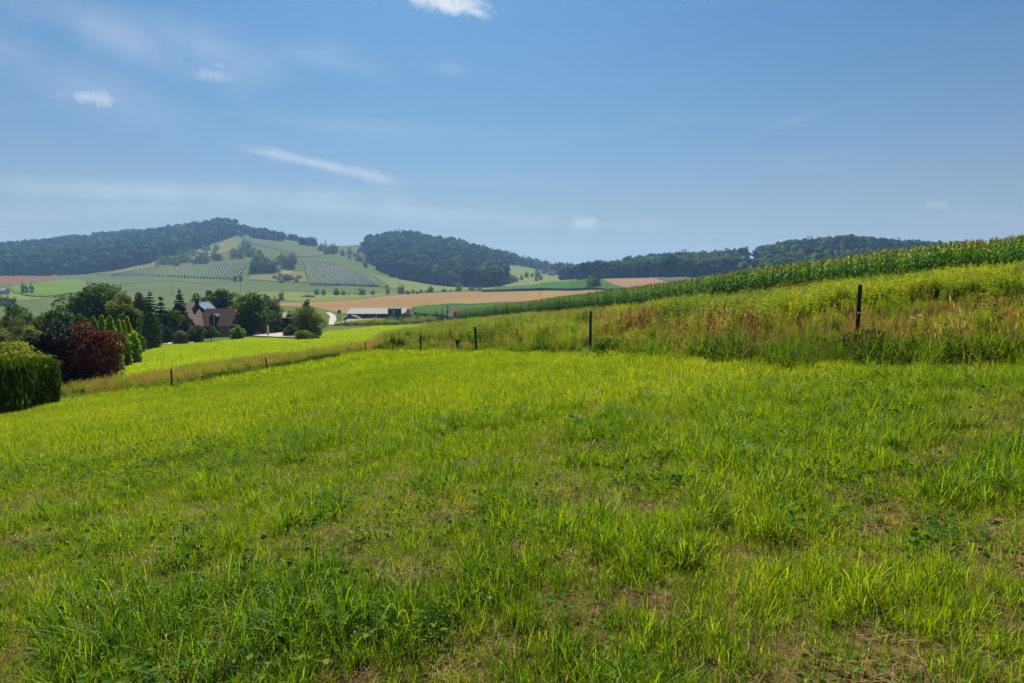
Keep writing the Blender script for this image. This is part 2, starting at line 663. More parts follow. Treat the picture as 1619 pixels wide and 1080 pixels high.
def polar_grid():
    fr = np.radians(np.linspace(-56, 56, 340))
    bk = np.radians(np.linspace(56, 304, 64))[1:-1]
    th = np.concatenate([fr, bk])
    r = np.exp(np.linspace(math.log(.8), math.log(4100), 300))
    R, T = np.meshgrid(r, th, indexing='ij')
    return R * np.sin(T), R * np.cos(T), len(r), len(th)


gx_, gy_, nr, nth = polar_grid()
gz_ = terrain(gx_, gy_)
gv = np.stack([gx_.ravel(), gy_.ravel(), gz_.ravel()], 1)
gv = np.vstack([gv, [[0, 0, float(terrain(0, 0))]]])
ii = np.arange(nr - 1)[:, None] * nth
jj = np.arange(nth)[None, :]
j2 = (jj + 1) % nth
q = np.stack([(ii + jj), (ii + nth + jj), (ii + nth + j2), (ii + j2)], -1).reshape(-1, 4)[:, ::-1]
fan = np.stack([np.full(nth, nr * nth), np.arange(nth), (np.arange(nth) + 1) % nth], 1)[:, ::-1]


def ground_mat():
    m, nt = newmat('ground')
    out = nt.nodes.new('ShaderNodeOutputMaterial')
    P = pos(nt)
    a_ = nt.nodes.new('ShaderNodeAttribute')
    a_.attribute_name = 'Col'
    g = ramp(nt, mth(nt, 'ADD', mth(nt, 'MULTIPLY', noise(nt, .012, 5, .6, P), .6), mth(nt, 'MULTIPLY', noise(nt, .5, 5, .7, P), .45)),
             [(.3, (.052, .073, .022)), (.52, (.074, .097, .028)), (.75, (.105, .122, .035))])
    soil = ramp(nt, noise(nt, 9, 8, .75, P), [(.25, (.030, .018, .008)), (.5, (.090, .054, .024)), (.75, (.19, .125, .058))])
    moss = mixc(nt, mth(nt, 'MULTIPLY', mth(nt, 'SUBTRACT', noise(nt, 14, 6, .7, P), .52), 6.0, clamp=True), soil, (.055, .085, .008))
    c = mixc(nt, a_.outputs['Fac'], g, moss)
    d = nt.nodes.new('ShaderNodeBsdfDiffuse')
    nt.links.new(c, d.inputs['Color'])
    b = nt.nodes.new('ShaderNodeBump')
    b.inputs['Strength'].default_value = .8
    b.inputs['Distance'].default_value = .03
    nt.links.new(noise(nt, 25, 5, .7, P), b.inputs['Height'])
    nt.links.new(b.outputs[0], d.inputs['Normal'])
    nt.links.new(d.outputs[0], out.inputs[0])
    return m


gcol = (np.hypot(gv[:, 0], gv[:, 1]) < 62).astype(float)
gcol *= 1 - sstep(45, 62, np.hypot(gv[:, 0], gv[:, 1]))
structure(link('ground', mesh_np('ground', gv, [q, fan], ground_mat(), gcol, True)))['label'] = 'sloping grassland ground reaching across the valley to the hills'

GPTS = gv[:-1]
GA = GPTS[:, 0] / np.maximum(GPTS[:, 1], 1e-3)


def px_poly(px, ymin=40.0, ymax=3500.0):
    return [tuple(hit(u, v, ymin, ymax)) for u, v in px]


def sheet(name, poly, mat, off=.02, offk=.0004, height=0.0, rough=0.0, parent=None):
    """field: outline on the terrain, its inside on the terrain's own points"""
    B = []
    n = len(poly)
    for i in range(n):
        p, q_ = np.array(poly[i]), np.array(poly[(i + 1) % n])
        d = np.hypot(*(q_ - p))
        st = max(.6, .018 * min(np.hypot(*p), np.hypot(*q_)))
        k = max(1, int(d / st))
        for t in range(k):
            B.append(tuple(p + (q_ - p) * t / k))
    B = np.array(B)
    x0, y0 = B.min(0)
    x1, y1 = B.max(0)
    sel = (GPTS[:, 0] > x0) & (GPTS[:, 0] < x1) & (GPTS[:, 1] > y0) & (GPTS[:, 1] < y1)
    G = GPTS[sel, :2]
    if len(G):
        G = G[inpoly(G[:, 0], G[:, 1], B)]
    if len(G):
        dm = np.full(len(G), 1e9)
        for b in B:
            dm = np.minimum(dm, np.hypot(G[:, 0] - b[0], G[:, 1] - b[1]))
        G = G[dm > .35 * .018 * np.hypot(G[:, 0], G[:, 1])]
    pts = [Vector(p) for p in B] + [Vector(p) for p in G]
    nb = len(B)
    vo, eo, fo, ov, oe, of = delaunay_2d_cdt(pts, [(i, (i + 1) % nb) for i in range(nb)], [], 1, 1e-4)
    V = np.array([(p.x, p.y) for p in vo])
    dist = np.hypot(V[:, 0], V[:, 1])
    z = terrain(V[:, 0], V[:, 1]) + off + offk * dist + height
    if rough:
        z = z + rough * (rng.random(len(V)) - .5)
    vs = [(a, b, c) for (a, b), c in zip(V, z)]
    fs = []
    for f in fo:
        a, b, c = [V[i] for i in f[:3]]
        if (b[0] - a[0]) * (c[1] - a[1]) - (b[1] - a[1]) * (c[0] - a[0]) < 0:
            f = f[::-1]
        fs.append(tuple(f))
    if height:
        cnt = {}
        for f in fs:
            for k in range(len(f)):
                e = (f[k], f[(k + 1) % len(f)])
                cnt[e] = 1
        base = len(vs)
        m_ = {}
        for (a, b) in [e for e in cnt if (e[1], e[0]) not in cnt]:
            for w in (a, b):
                if w not in m_:
                    m_[w] = len(vs)
                    vs.append((vs[w][0], vs[w][1], float(terrain(vs[w][0], vs[w][1])) - .3))
            fs.append((b, a, m_[a], m_[b]))
    me = bpy.data.meshes.new(name)
    me.from_pydata(vs, [], fs)
    me.polygons.foreach_set('use_smooth', np.full(len(fs), not height))
    me.update()
    me.materials.append(mat)
    return link(name, me, parent)


M_plough = fieldmat('ploughed soil', (.15, .080, .045), (.22, .120, .068), .02, .3)
M_stubble = fieldmat('stubble', (.235, .148, .062), (.325, .212, .090), .012, .35, stripe=(74, 7.5, .16))
M_stubble2 = fieldmat('upper stubble', (.235, .145, .080), (.34, .215, .115), .012, .35, stripe=(28, 9.0, .34))
M_bright = fieldmat('fresh meadow', (.085, .150, .018), (.160, .215, .030), .02, .5)
M_crop = fieldmat('grey green crop', (.096, .120, .052), (.132, .158, .066), .01, .25, stripe=(40, 9, .08))
M_maize = fieldmat('far maize', (.032, .085, .016), (.070, .150, .026), .02, .8, c3=(.12, .19, .045), bump=1, bdist=1.2)
M_pale = fieldmat('pale meadow', (.125, .165, .042), (.200, .225, .060), .015, .4)
M_straw = fieldmat('dry bank', (.125, .140, .050), (.22, .195, .080), .03, .3)
M_vine_ground = fieldmat('vineyard grass', (.125, .152, .060), (.162, .182, .076), .03, .4)
M_bank = fieldmat('rough bank', (.075, .105, .035), (.125, .150, .050), .03, .25, bump=1, bdist=1.0)
M_lower = fieldmat('lower meadow', (.16, .24, .008), (.25, .31, .012), .06, .8)


def fld(name, px, mat, label, ymin=60, ymax=3000, **k):
    o = sheet(name, px_poly(px, ymin, ymax), mat, **k)
    structure(o)['label'] = label
    return o


fld('ploughed_field', [(-160, 439), (0, 436.5), (60, 437), (92, 437.8), (112, 439.8), (80, 443.3), (50, 447), (20, 451), (0, 453.5), (-160, 464)], M_plough,
    'red brown ploughed field under the wooded hill', 300)
fld('green_meadow', [(18, 453), (50, 448.5), (92, 442.5), (112, 441), (126, 441.5), (136, 446), (150, 452), (165, 460), (160, 463), (118, 464), (96, 467), (75, 469.3), (52, 469), (35, 466), (20, 462)], M_bright,
    'bright green meadow below the ploughed field', 300, height=.5)
fld('grazed_meadow', [(-120, 470), (0, 460), (19, 463), (34, 467), (52, 470.3), (76, 470.6), (60, 474), (0, 478), (-120, 485)], M_pale, 'pale mown strip beside the green meadow', 250)
fld('crop_field', [(-150, 492), (0, 480), (60, 475.5), (97, 469), (165, 464), (215, 450), (240, 447.5), (290, 446.5), (330, 450.5), (356, 446), (372, 447), (420, 453), (520, 459), (600, 463.5), (520, 463.2),
                   (470, 461), (400, 461), (370, 464), (366, 476), (420, 484), (300, 500), (100, 508), (-150, 512)], M_crop,
    'grey green crop field across the valley floor', 180)
fld('clover_field', [(128, 441.2), (165, 437.5), (300, 441), (372, 445), (356, 445.2), (330, 449.5), (290, 445.5), (240, 446), (210, 448.5), (160, 453), (142, 446)], M_crop,
    'pale grey green field along the foot of the vineyards', 400)
fld('mown_strip', [(372, 465), (400, 462), (470, 462), (520, 464.3), (600, 464.5), (650, 463.6), (600, 468.6), (517, 476), (470, 478), (430, 474), (385, 472)], M_pale,
    'yellow green mown strip in front of the tree row', 300)
fld('stubble_field', [(430, 479), (470, 479), (517, 476.7), (610, 468.4), (684, 463.8), (739, 461.3), (765, 462.5), (859, 460.3), (933, 459.3), (995, 463.5), (1020, 459), (1080, 456), (1100, 470), (900, 483), (883, 479.3), (780, 481.3), (702, 483.5), (650, 489),
                      (600, 493), (541, 495.5), (500, 487), (430, 484.5)], M_stubble,
    'wide tan stubble field behind the farm', 250)
fld('upper_stubble_field', [(948, 443.3), (1000, 440.6), (1035, 440.2), (1050, 445), (1066, 450), (1082, 456), (1030, 459), (996, 463), (985, 457), (965, 450)], M_stubble2,
    'tan stubble field with pale drill lines beside the lone field trees', 400, off=.4)
fld('maize_strip', [(762, 461.6), (800, 457), (860, 450), (905, 446.5), (930, 444), (948, 444), (966, 451), (984, 457.5), (994, 462.2), (960, 460.5), (933, 458.3), (859, 459.3)], M_maize,
    'green maize block with a dark front edge', 400, height=2.2, rough=.8)
fld('hill_maize', [(952, 440.3), (1032, 438), (1060, 438.6), (1160, 442.5), (1140, 449), (1084, 456), (1067, 449.5), (1051, 444), (1036, 439.6)], M_crop,
    'pale green field in front of the right hand wood', 400, off=.4)
fld('maize_block', [(652, 489.3), (702, 484.2), (780, 482), (860, 480), (884, 479.8), (899, 483.5), (900, 492), (760, 500), (690, 503), (655, 499)], M_maize,
    'dark green maize block behind the farmhouse', 240, height=1.8, rough=.8)
fld('slope_meadow', [(545, 418), (575, 430), (600, 437), (640, 444), (690, 452), (740, 455), (790, 453), (770, 460), (700, 461), (640, 463), (620, 456), (600, 446), (570, 434)], M_pale,
    'yellow green meadow slope under the round wooded hill', 600, off=.3)
fld('hedge_bank', [(536, 415), (556, 425), (580, 432), (600, 441), (618, 454), (603, 455), (582, 437), (556, 429)], M_bank, 'rough green bank beside the striped vineyard', 600, off=.5)
fld('hill_pasture', [(797, 421), (835, 424), (870, 429), (900, 437), (905, 446), (860, 449), (800, 456), (797, 440)], M_pale, 'pale pasture between wood and hamlet', 600, off=.3)
fld('dry_slope', [(150, 434), (198, 426), (235, 417), (270, 405), (288, 412), (240, 424), (200, 430), (172, 435)], M_straw, 'straw coloured slope between wood and vineyard', 700, off=.4)
fld('dry_hilltop', [(300, 400), (330, 393), (350, 384), (372, 374), (384, 378), (370, 395), (340, 405), (306, 410)], M_straw, 'dry yellow grass slope below the hilltop wood', 700, off=.4)
fld('terrace_bank', [(395, 436), (440, 432), (480, 430), (486, 447), (440, 446), (395, 443)], M_straw, 'straw coloured terrace around the hillside cottage', 600, off=.4)
fld('lower_meadow', [(60, 640), (180, 600), (215, 562), (262, 545), (335, 541), (380, 534.5), (470, 537), (520, 524), (600, 515), (690, 511), (735, 512), (700, 524), (600, 541), (540, 551), (420, 567), (270, 590), (180, 606)], M_lower,
    'sunny mown meadow sloping down to the house', 22, off=.03)
# lane and yard
M_lane = solid('pale gravel', (.27, .24, .20), .9, .15, .4, obj=False)
fld('lane', [(388, 530.5), (402, 527), (432, 526.4), (440, 523), (446, 517), (450, 517), (447, 523.5), (466, 529), (468, 533.5), (440, 534), (410, 532.6)], M_lane, 'pale gravel yard lane beside the house', 60, off=.12)
fld('farm_road', [(515, 494.8), (522, 495), (530, 499), (532, 505), (531, 511), (545, 511), (545, 514.5), (519, 514.5), (520.5, 508), (522, 501)], M_lane, 'pale curving farm road beside the long barn', 150, off=.25)
fld('garden_path', [(240, 544), (268, 541.3), (308, 540.5), (306, 543), (270, 545), (240, 548)], M_lane, 'grey garden path under the bushes', 60, off=.12)


# ================================================================== instancing for what nobody could count
def proto_coll(name, meshes):
    c = bpy.data.collections.new(name)
    for i, me in enumerate(meshes):
        c.objects.link(bpy.data.objects.new('%s_%02d' % (name, i), me))
    return c


def scatter(name, coll, nproto, P, rot, scl, tint=None, idx=None):
    P = np.asarray(P, np.float32)
    n = len(P)
    me = bpy.data.meshes.new(name)
    me.vertices.add(n)
    me.vertices.foreach_set('co', P.ravel())
    a = me.attributes.new('rot', 'FLOAT_VECTOR', 'POINT')
    a.data.foreach_set('vector', np.asarray(rot, np.float32).ravel())
    scl = np.asarray(scl, np.float32)
    if scl.ndim == 1:
        scl = np.repeat(scl[:, None], 3, 1)
    a = me.attributes.new('scl', 'FLOAT_VECTOR', 'POINT')
    a.data.foreach_set('vector', scl.ravel())
    a = me.attributes.new('tint', 'FLOAT', 'POINT')
    a.data.foreach_set('value', np.asarray(tint if tint is not None else rng.random(n), np.float32))
    a = me.attributes.new('idx', 'INT', 'POINT')
    a.data.foreach_set('value', np.asarray(idx if idx is not None else rng.integers(0, nproto, n), np.int32))
    me.update()
    o = link(name, me)
    g = bpy.data.node_groups.new('scatter ' + name, 'GeometryNodeTree')
    g.interface.new_socket('Geometry', in_out='INPUT', socket_type='NodeSocketGeometry')
    g.interface.new_socket('Geometry', in_out='OUTPUT', socket_type='NodeSocketGeometry')
    gi, go = g.nodes.new('NodeGroupInput'), g.nodes.new('NodeGroupOutput')
    ci = g.nodes.new('GeometryNodeCollectionInfo')
    ci.inputs['Collection'].default_value = coll
    ci.inputs['Separate Children'].default_value = True
    ci.inputs['Reset Children'].default_value = True
    ip = g.nodes.new('GeometryNodeInstanceOnPoints')
    ip.inputs['Pick Instance'].default_value = True

    def na(nm, dt):
        k = g.nodes.new('GeometryNodeInputNamedAttribute')
        k.data_type = dt
        k.inputs[0].default_value = nm
        return next(s for s in k.outputs if s.enabled and s.name == 'Attribute')
    g.links.new(gi.outputs[0], ip.inputs['Points'])
    g.links.new(ci.outputs[0], ip.inputs['Instance'])
    g.links.new(na('idx', 'INT'), ip.inputs['Instance Index'])
    e2r = g.nodes.new('FunctionNodeEulerToRotation')
    g.links.new(na('rot', 'FLOAT_VECTOR'), e2r.inputs[0])
    g.links.new(e2r.outputs[0], ip.inputs['Rotation'])
    g.links.new(na('scl', 'FLOAT_VECTOR'), ip.inputs['Scale'])
    g.links.new(ip.outputs[0], go.inputs[0])
    md = o.modifiers.new('scatter', 'NODES')
    md.node_group = g
    return o


# ------------------------------------------------------------------ plants as meshes
def blades(n, L, width, radius, lean=.25, bend=1.0, segs=3, r=None, colr=(0, 1), lie=0.0):
    """a tuft of n grass blades"""
    r = r or rng
    V, Q, T, C = [], [], [], []
    for _ in range(n):
        a0, rr = r.random() * 2 * math.pi, radius * math.sqrt(r.random())
        p = np.array([math.cos(a0) * rr, math.sin(a0) * rr, -.02])
        ph = r.random() * 2 * math.pi
        ln = r.uniform(*L)
        w = r.uniform(*width)
        th = abs(r.normal(0, lean)) + lie
        bd = bend * r.uniform(.2, 1.3) / segs
        side = np.array([-math.sin(ph + r.normal(0, .5)), math.cos(ph + r.normal(0, .5)), 0])
        b = len(V)
        c = r.uniform(*colr)
        for k in range(segs):
            ww = w * (1 - .25 * k / segs) / 2
            V += [p - side * ww, p + side * ww]
            C += [c, c]
            d = np.array([math.sin(th) * math.cos(ph), math.sin(th) * math.sin(ph), math.cos(th)])
            p = p + d * ln / segs
            th = min(th + bd, 2.3)
        V.append(p)
        C.append(c)
        for k in range(segs - 1):
            Q.append((b + 2 * k, b + 2 * k + 1, b + 2 * k + 3, b + 2 * k + 2))
        T.append((b + 2 * segs - 2, b + 2 * segs - 1, b + 2 * segs))
    return V, Q, T, C


def quads(P, N, size, aspect, r, col):
    """loose leaf faces at P, roughly facing N"""
    n = len(P)
    N = N / (np.linalg.norm(N, axis=1, keepdims=True) + 1e-9)
    R = r.normal(size=(n, 3))
    t = np.cross(N, R)
    t /= np.linalg.norm(t, axis=1, keepdims=True) + 1e-9
    b = np.cross(N, t)
    s = (size * r.uniform(.6, 1.35, n))[:, None]
    fold = N * s * .18
    V = np.stack([P - t * s, P - b * s * aspect + fold, P + t * s, P + b * s * aspect + fold], 1).reshape(-1, 3)
    Q = np.arange(4 * n).reshape(n, 4)
    return V, Q, np.repeat(col, 4)


def join(parts):
    """parts: list of (V, quads, tris, col)"""
    V, Q, T, C, o = [], [], [], [], 0
    for v, q_, t, c in parts:
        v = np.asarray(v, float).reshape(-1, 3)
        V.append(v)
        if len(q_):
            Q.append(np.asarray(q_) + o)
        if len(t):
            T.append(np.asarray(t) + o)
        C.append(np.asarray(c, float))
        o += len(v)
    return (np.vstack(V), [np.vstack(x) for x in (Q, T) if len(x)], np.concatenate(C))


def pmesh(name, parts, mat):
    v, f, c = join(parts)
    return mesh_np(name, v, f, mat, c)


GRASS = [(0.0, (.012, .044, .002)), (.28, (.074, .154, .003)), (.55, (.176, .272, .004)), (.80, (.298, .350, .006)), (.93, (.36, .32, .04)), (1.0, (.46, .37, .15))]
M_grass = leafmat('grass', GRASS, .52, .5, .14, 1.30, True)
M_strawb = leafmat('dry straw', [(0, (.09, .052, .020)), (.5, (.21, .140, .060)), (1, (.36, .28, .14))], .25, .7, .08, 1.0, True)
M_clover = leafmat('clover', [(0, (.025, .075, .006)), (.6, (.070, .155, .010)), (1, (.15, .22, .02))], .45, .7, .04, 1.2, True)
M_lush = leafmat('bank grass', [(0, (.026, .066, .006)), (.5, (.100, .170, .010)), (.85, (.21, .24, .018)), (1, (.36, .30, .10))], .48, .55, .08, 1.25, True)
M_weed = leafmat('bank weed', [(0, (.018, .050, .003)), (.4, (.080, .150, .005)), (.75, (.210, .270, .008)), (1, (.36, .35, .015))], .5, .6, .06, 1.25, True)
M_dry = leafmat('seeding grass', [(0, (.115, .066, .020)), (.4, (.215, .142, .038)), (.75, (.34, .255, .068)), (1, (.46, .38, .14))], .40, .6, .15, 1.2, True, warm=(1.1, 1, .75))
M_rust = leafmat('rusty dock', [(0, (.060, .020, .010)), (.5, (.150, .050, .022)), (1, (.24, .105, .045))], .30, .6, .15, 1.2, True, warm=(1.1, 1, .75))
M_bramble = leafmat('bramble', [(0, (.012, .034, .004)), (.6, (.042, .085, .008)), (1, (.11, .16, .015))], .38, .7, .04, 1.2, True)


def rnd(n):
    return rng.random(n)


def eul(n, tilt=.12):
    return np.stack([rng.normal(0, tilt, n), rng.normal(0, tilt, n), rng.random(n) * 6.283], 1)


def wedge(n, y0, y1, half=.82):
    """random points of the view's ground wedge, even per area"""
    y = np.sqrt(rng.uniform(y0 * y0, y1 * y1, n))
    x = rng.uniform(-half, half, n) * y + rng.uniform(-.6, .6, n)
    return x, y


def on(x, y):
    return np.stack([x, y, terrain(x, y)], 1)


# ---- the meadow: tufts in four sizes of blade, thinned where the turf is bare
def meadow():
    near = proto_coll('tuft', [pmesh('tuft', [blades(26, (.09, .30), (.0035, .0068), .085, .28, 1.1, 4)], M_grass) for _ in range(7)]
                      + [pmesh('tuft', [blades(34, (.20, .46), (.005, .009), .10, .38, 1.5, 5)], M_grass) for _ in range(3)])
    mid = proto_coll('tuftm', [pmesh('tuftm', [blades(26, (.09, .24), (.006, .010), .16, .3, 1.0, 3)], M_grass) for _ in range(6)])
    far = proto_coll('tuftf', [pmesh('tuftf', [blades(24, (.09, .21), (.016, .026), .30, .35, .9, 2)], M_grass) for _ in range(5)])
    vfar = proto_coll('tuftv', [pmesh('tuftv', [blades(22, (.07, .16), (.035, .06), .62, .45, .8, 2)], M_grass) for _ in range(4)])

    def dens(x, y):
        return fbm(x, y, .55, 21, 3)

    def tnt(x, y, base):
        return np.clip(base + .75 * (fbm(x, y, 2.6, 31, 3) - .5) + .25 * (vn(x, y, 14, 8) - .5) + rng.normal(0, .16, len(x)) - .26 * (rnd(len(x)) < .13), 0, .97)

    P, R, S, T, I = [], [], [], [], []
    # near turf, in clumps
    n = 21500
    x, y = wedge(n, 1.2, 10.5)
    d = dens(x, y)
    right = sstep(-.3, .5, x / y)
    bare = sstep(.45, .35, d + .05 * (1 - right)) * sstep(10, 6.5, y)
    k = rnd(n) > bare * .68
    x, y, d = x[k], y[k], d[k]
    big = (d > .60) & (rnd(len(x)) < .12)
    P.append(on(x, y))
    S.append(rng.uniform(.38, .88, len(x)) * (.50 + .62 * sstep(.35, .65, d)))
    T.append(tnt(x, y, .37) - .12 * big)
    I.append(np.where(big, rng.integers(7, 10, len(x)), rng.integers(0, 7, len(x))))
    a = np.concatenate(P), np.concatenate(S), np.concatenate(T), np.concatenate(I)
    stuff(scatter('meadow_grass', near, 10, a[0], eul(len(a[0]), .1), a[1], a[2], a[3]), 'long tufted grass at the near end of the meadow', 'grass')
    # the meadow on to the fence
    n = 42000
    x, y = wedge(n, 9, 27, .86)
    k = inpoly(x, y, MEADOW) & (rnd(n) < sstep(8.5, 11, y))
    x, y = x[k], y[k]
    stuff(scatter('meadow_grass', mid, 6, on(x, y), eul(len(x), .1), rng.uniform(.5, .98, len(x)) * (.7 + .5 * dens(x, y)), tnt(x, y, .54)), 'even green grass over the middle of the meadow', 'grass')
    n = 24000
    x, y = wedge(n, 24, 50, .9)
    k = inpoly(x, y, MEADOW) & (rnd(n) < sstep(23, 28, y))
    x, y = x[k], y[k]
    stuff(scatter('meadow_grass', far, 5, on(x, y), eul(len(x), .1), rng.uniform(.7, 1.2, len(x)), tnt(x, y, .58)), 'yellow green grass along the far end of the meadow', 'grass')
    # the lower meadow
    LM = px_poly([(60, 640), (180, 600), (215, 562), (262, 546), (335, 542), (380, 536), (470, 538), (520, 525), (600, 516), (690, 511.5), (735, 512.5), (700, 524), (600, 541), (540, 551), (420, 567), (270, 590), (180, 606)], 22)
    lm = np.array(LM)
    n = 40000
    x = rng.uniform(lm[:, 0].min(), lm[:, 0].max(), n)
    y = rng.uniform(lm[:, 1].min(), lm[:, 1].max(), n)
    k = inpoly(x, y, LM)
    x, y = x[k], y[k]
    stuff(scatter('meadow_grass', vfar, 4, on(x, y), eul(len(x), .1), rng.uniform(.7, 1.3, len(x)), np.clip(tnt(x, y, .68), 0, .9)), 'short sunny grass of the lower meadow by the house', 'grass')
    # fine short sward under and between the tufts
    sw = proto_coll('sward', [pmesh('sward', [blades(70, (.025, .10), (.0028, .005), .15, .55, .9, 2)], M_grass) for _ in range(6)])
    n = 9000
    x, y = wedge(n, 1.2, 11.5)
    stuff(scatter('short_grass', sw, 6, on(x, y), eul(len(x), .1), rng.uniform(.6, 1.25, n), np.where(rnd(n) < .20, rng.uniform(.85, 1, n), np.clip(.14 + .8 * (fbm(x, y, .8, 131) - .5) + rng.normal(0, .15, n), 0, 1))), 'fine short sward between the near tufts', 'grass')  # dark tint paints shade into the gaps; some clumps are straw coloured
    # thin seeding stems standing over the turf
    sd = proto_coll('seedstem', [pmesh('seedstem', seedgrass(5, (.15, .34), .028, .0014), M_dry) for _ in range(4)])
    n = 450
    x, y = wedge(n, 2.2, 16)
    k = inpoly(x, y, MEADOW)
    x, y = x[k], y[k]
    stuff(scatter('seed_stems', sd, 4, on(x, y), eul(len(x), .2), rng.uniform(.6, 1.2, len(x)), rng.uniform(.4, 1, len(x))), 'thin dry seed stems standing over the near turf', 'grass')
    # dry straw lying between the tufts
    st = proto_coll('straw', [pmesh('straw', [blades(16, (.04, .16), (.0025, .0045), .13, .2, .5, 3, lie=1.1)], M_strawb) for _ in range(5)])
    n = 5200
    x, y = wedge(n, 1.2, 13)
    k = rnd(n) < .25 + .75 * sstep(.56, .36, dens(x, y))
    x, y = x[k], y[k]
    p = on(x, y)
    p[:, 2] += .03
    stuff(scatter('dry_straw', st, 5, p, eul(len(x), .1), rng.uniform(.6, 1.2, len(x))), 'dry straw stalks lying in gaps of the near turf', 'straw')
    # clover and small broad leaves
    cl = []
    for _ in range(5):
        m = 26
        pp = np.stack([rng.normal(0, .07, m), rng.normal(0, .07, m), rng.uniform(.02, .11, m)], 1)
        nn = np.stack([rng.normal(0, .4, m), rng.normal(0, .4, m), np.ones(m)], 1)
        v, qd, c = quads(pp, nn, .014, .8, rng, rnd(m))
        cl.append(pmesh('clover', [(v, qd, [], c)], M_clover))
    cl = proto_coll('clover', cl)
    n = 1500
    x, y = wedge(n, 1.3, 11)
    k = rnd(n) < sstep(.45, .62, fbm(x, y, 1.7, 44))
    x, y = x[k], y[k]
    stuff(scatter('clover', cl, 5, on(x, y), eul(len(x), .15), rng.uniform(.7, 1.6, len(x))), 'small broad clover leaves in the near turf', 'clover')




# ---- the rough bank between fence and maize, and the strip along the left fence
def stalk(h, r, lean=.12):
    ph = r.random() * 6.283
    t = abs(r.normal(0, lean))
    return np.array([math.sin(t) * math.cos(ph), math.sin(t) * math.sin(ph), math.cos(t)]) * h


def goldenrod(nst, hr, leaf, nleaf):
    parts = []
    for _ in range(nst):
        b = np.array([rng.normal(0, .16), rng.normal(0, .16), 0])
        top = stalk(rng.uniform(*hr), rng)
        t = np.sort(rng.uniform(.15, 1, nleaf))
        P = b + top * t[:, None]
        ph = np.arange(nleaf) * 2.4 + rng.random() * 6
        d = np.stack([np.cos(ph), np.sin(ph), np.full(nleaf, .35)], 1)
        ll = leaf * (1.25 - .75 * t) * rng.uniform(.7, 1.2, nleaf)
        side = np.stack([-np.sin(ph), np.cos(ph), np.zeros(nleaf)], 1)
        tip = P + d * ll[:, None]
        mid_ = P + d * ll[:, None] * .5 + np.array([0, 0, .02])
        w = (ll * .17)[:, None]
        V = np.stack([P, mid_ - side * w, tip, mid_ + side * w], 1).reshape(-1, 3)
        c = np.repeat(np.clip(.15 + .75 * t ** 1.5 + rng.normal(0, .12, nleaf), 0, 1), 4)
        parts.append((V, np.arange(4 * nleaf).reshape(-1, 4), [], c))
        s = np.array([.006, 0, 0])
        parts.append((np.array([b - s, b + s, b + top + s * .3, b + top - s * .3]), [(0, 1, 2, 3)], [], [.3] * 4))
    return parts


def seedgrass(n, hr, head, wst=.004):
    parts = []
    V, Q, C = [], [], []
    for _ in range(n):
        b = np.array([rng.normal(0, .15), rng.normal(0, .15), 0])
        top = stalk(rng.uniform(*hr), rng, .2)
        s = np.array([wst, 0, 0]) if rng.random() < .5 else np.array([0, wst, 0])
        c = rng.random()
        k = len(V)
        V += [b - s, b + s, b + top + s * .4, b + top - s * .4]
        Q.append((k, k + 1, k + 2, k + 3))
        C += [c * .7] * 4
        hd = top / np.linalg.norm(top) * head * rng.uniform(.6, 1.3)
        sd = s / wst * head * .16
        e = b + top
        k = len(V)
        V += [e - hd * .3, e + hd * .3 - sd, e + hd, e + hd * .3 + sd]
        Q.append((k, k + 1, k + 2, k + 3))
        C += [min(1, .3 + c * .7)] * 4
    parts.append((V, Q, [], C))
    return parts


def rustdock(nst, hr):
    parts = []
    for _ in range(nst):
        b = np.array([rng.normal(0, .15), rng.normal(0, .15), 0])
        top = stalk(rng.uniform(*hr), rng, .1)
        m = 46
        t = rng.uniform(.35, 1, m)
        P = b + top * t[:, None] + rng.normal(0, .035, (m, 3)) * (1.3 - t)[:, None]
        v, qd, c = quads(P, rng.normal(size=(m, 3)), .022, .7, rng, rnd(m))
        parts.append((v, qd, [], c))
        s = np.array([.006, 0, 0])
        parts.append((np.array([b - s, b + s, b + top + s * .3, b + top - s * .3]), [(0, 1, 2, 3)], [], [.2] * 4))
    return parts


def mound(n, w, h, leaf):
    d = rng.normal(size=(n, 3))
    d /= np.linalg.norm(d, axis=1, keepdims=True)
    d[:, 2] = np.abs(d[:, 2])
    k = rng.uniform(.5, 1.05, n)[:, None]
    P = d * k * np.array([w, w, h])
    v, qd, c = quads(P, d + rng.normal(0, .7, (n, 3)), leaf, .65, rng, rnd(n))
    return [(v, qd, [], c)]


def polyline_dist(x, y, pl):
    """signed-free distance and position along a line of points"""
    dm = np.full(len(x), 1e9)
    for (x0, y0), (x1, y1) in zip(pl[:-1], pl[1:]):
        dx, dy = x1 - x0, y1 - y0
        t = np.clip(((x - x0) * dx + (y - y0) * dy) / (dx * dx + dy * dy), 0, 1)
        dm = np.minimum(dm, np.hypot(x - x0 - t * dx, y - y0 - t * dy))
    return dm


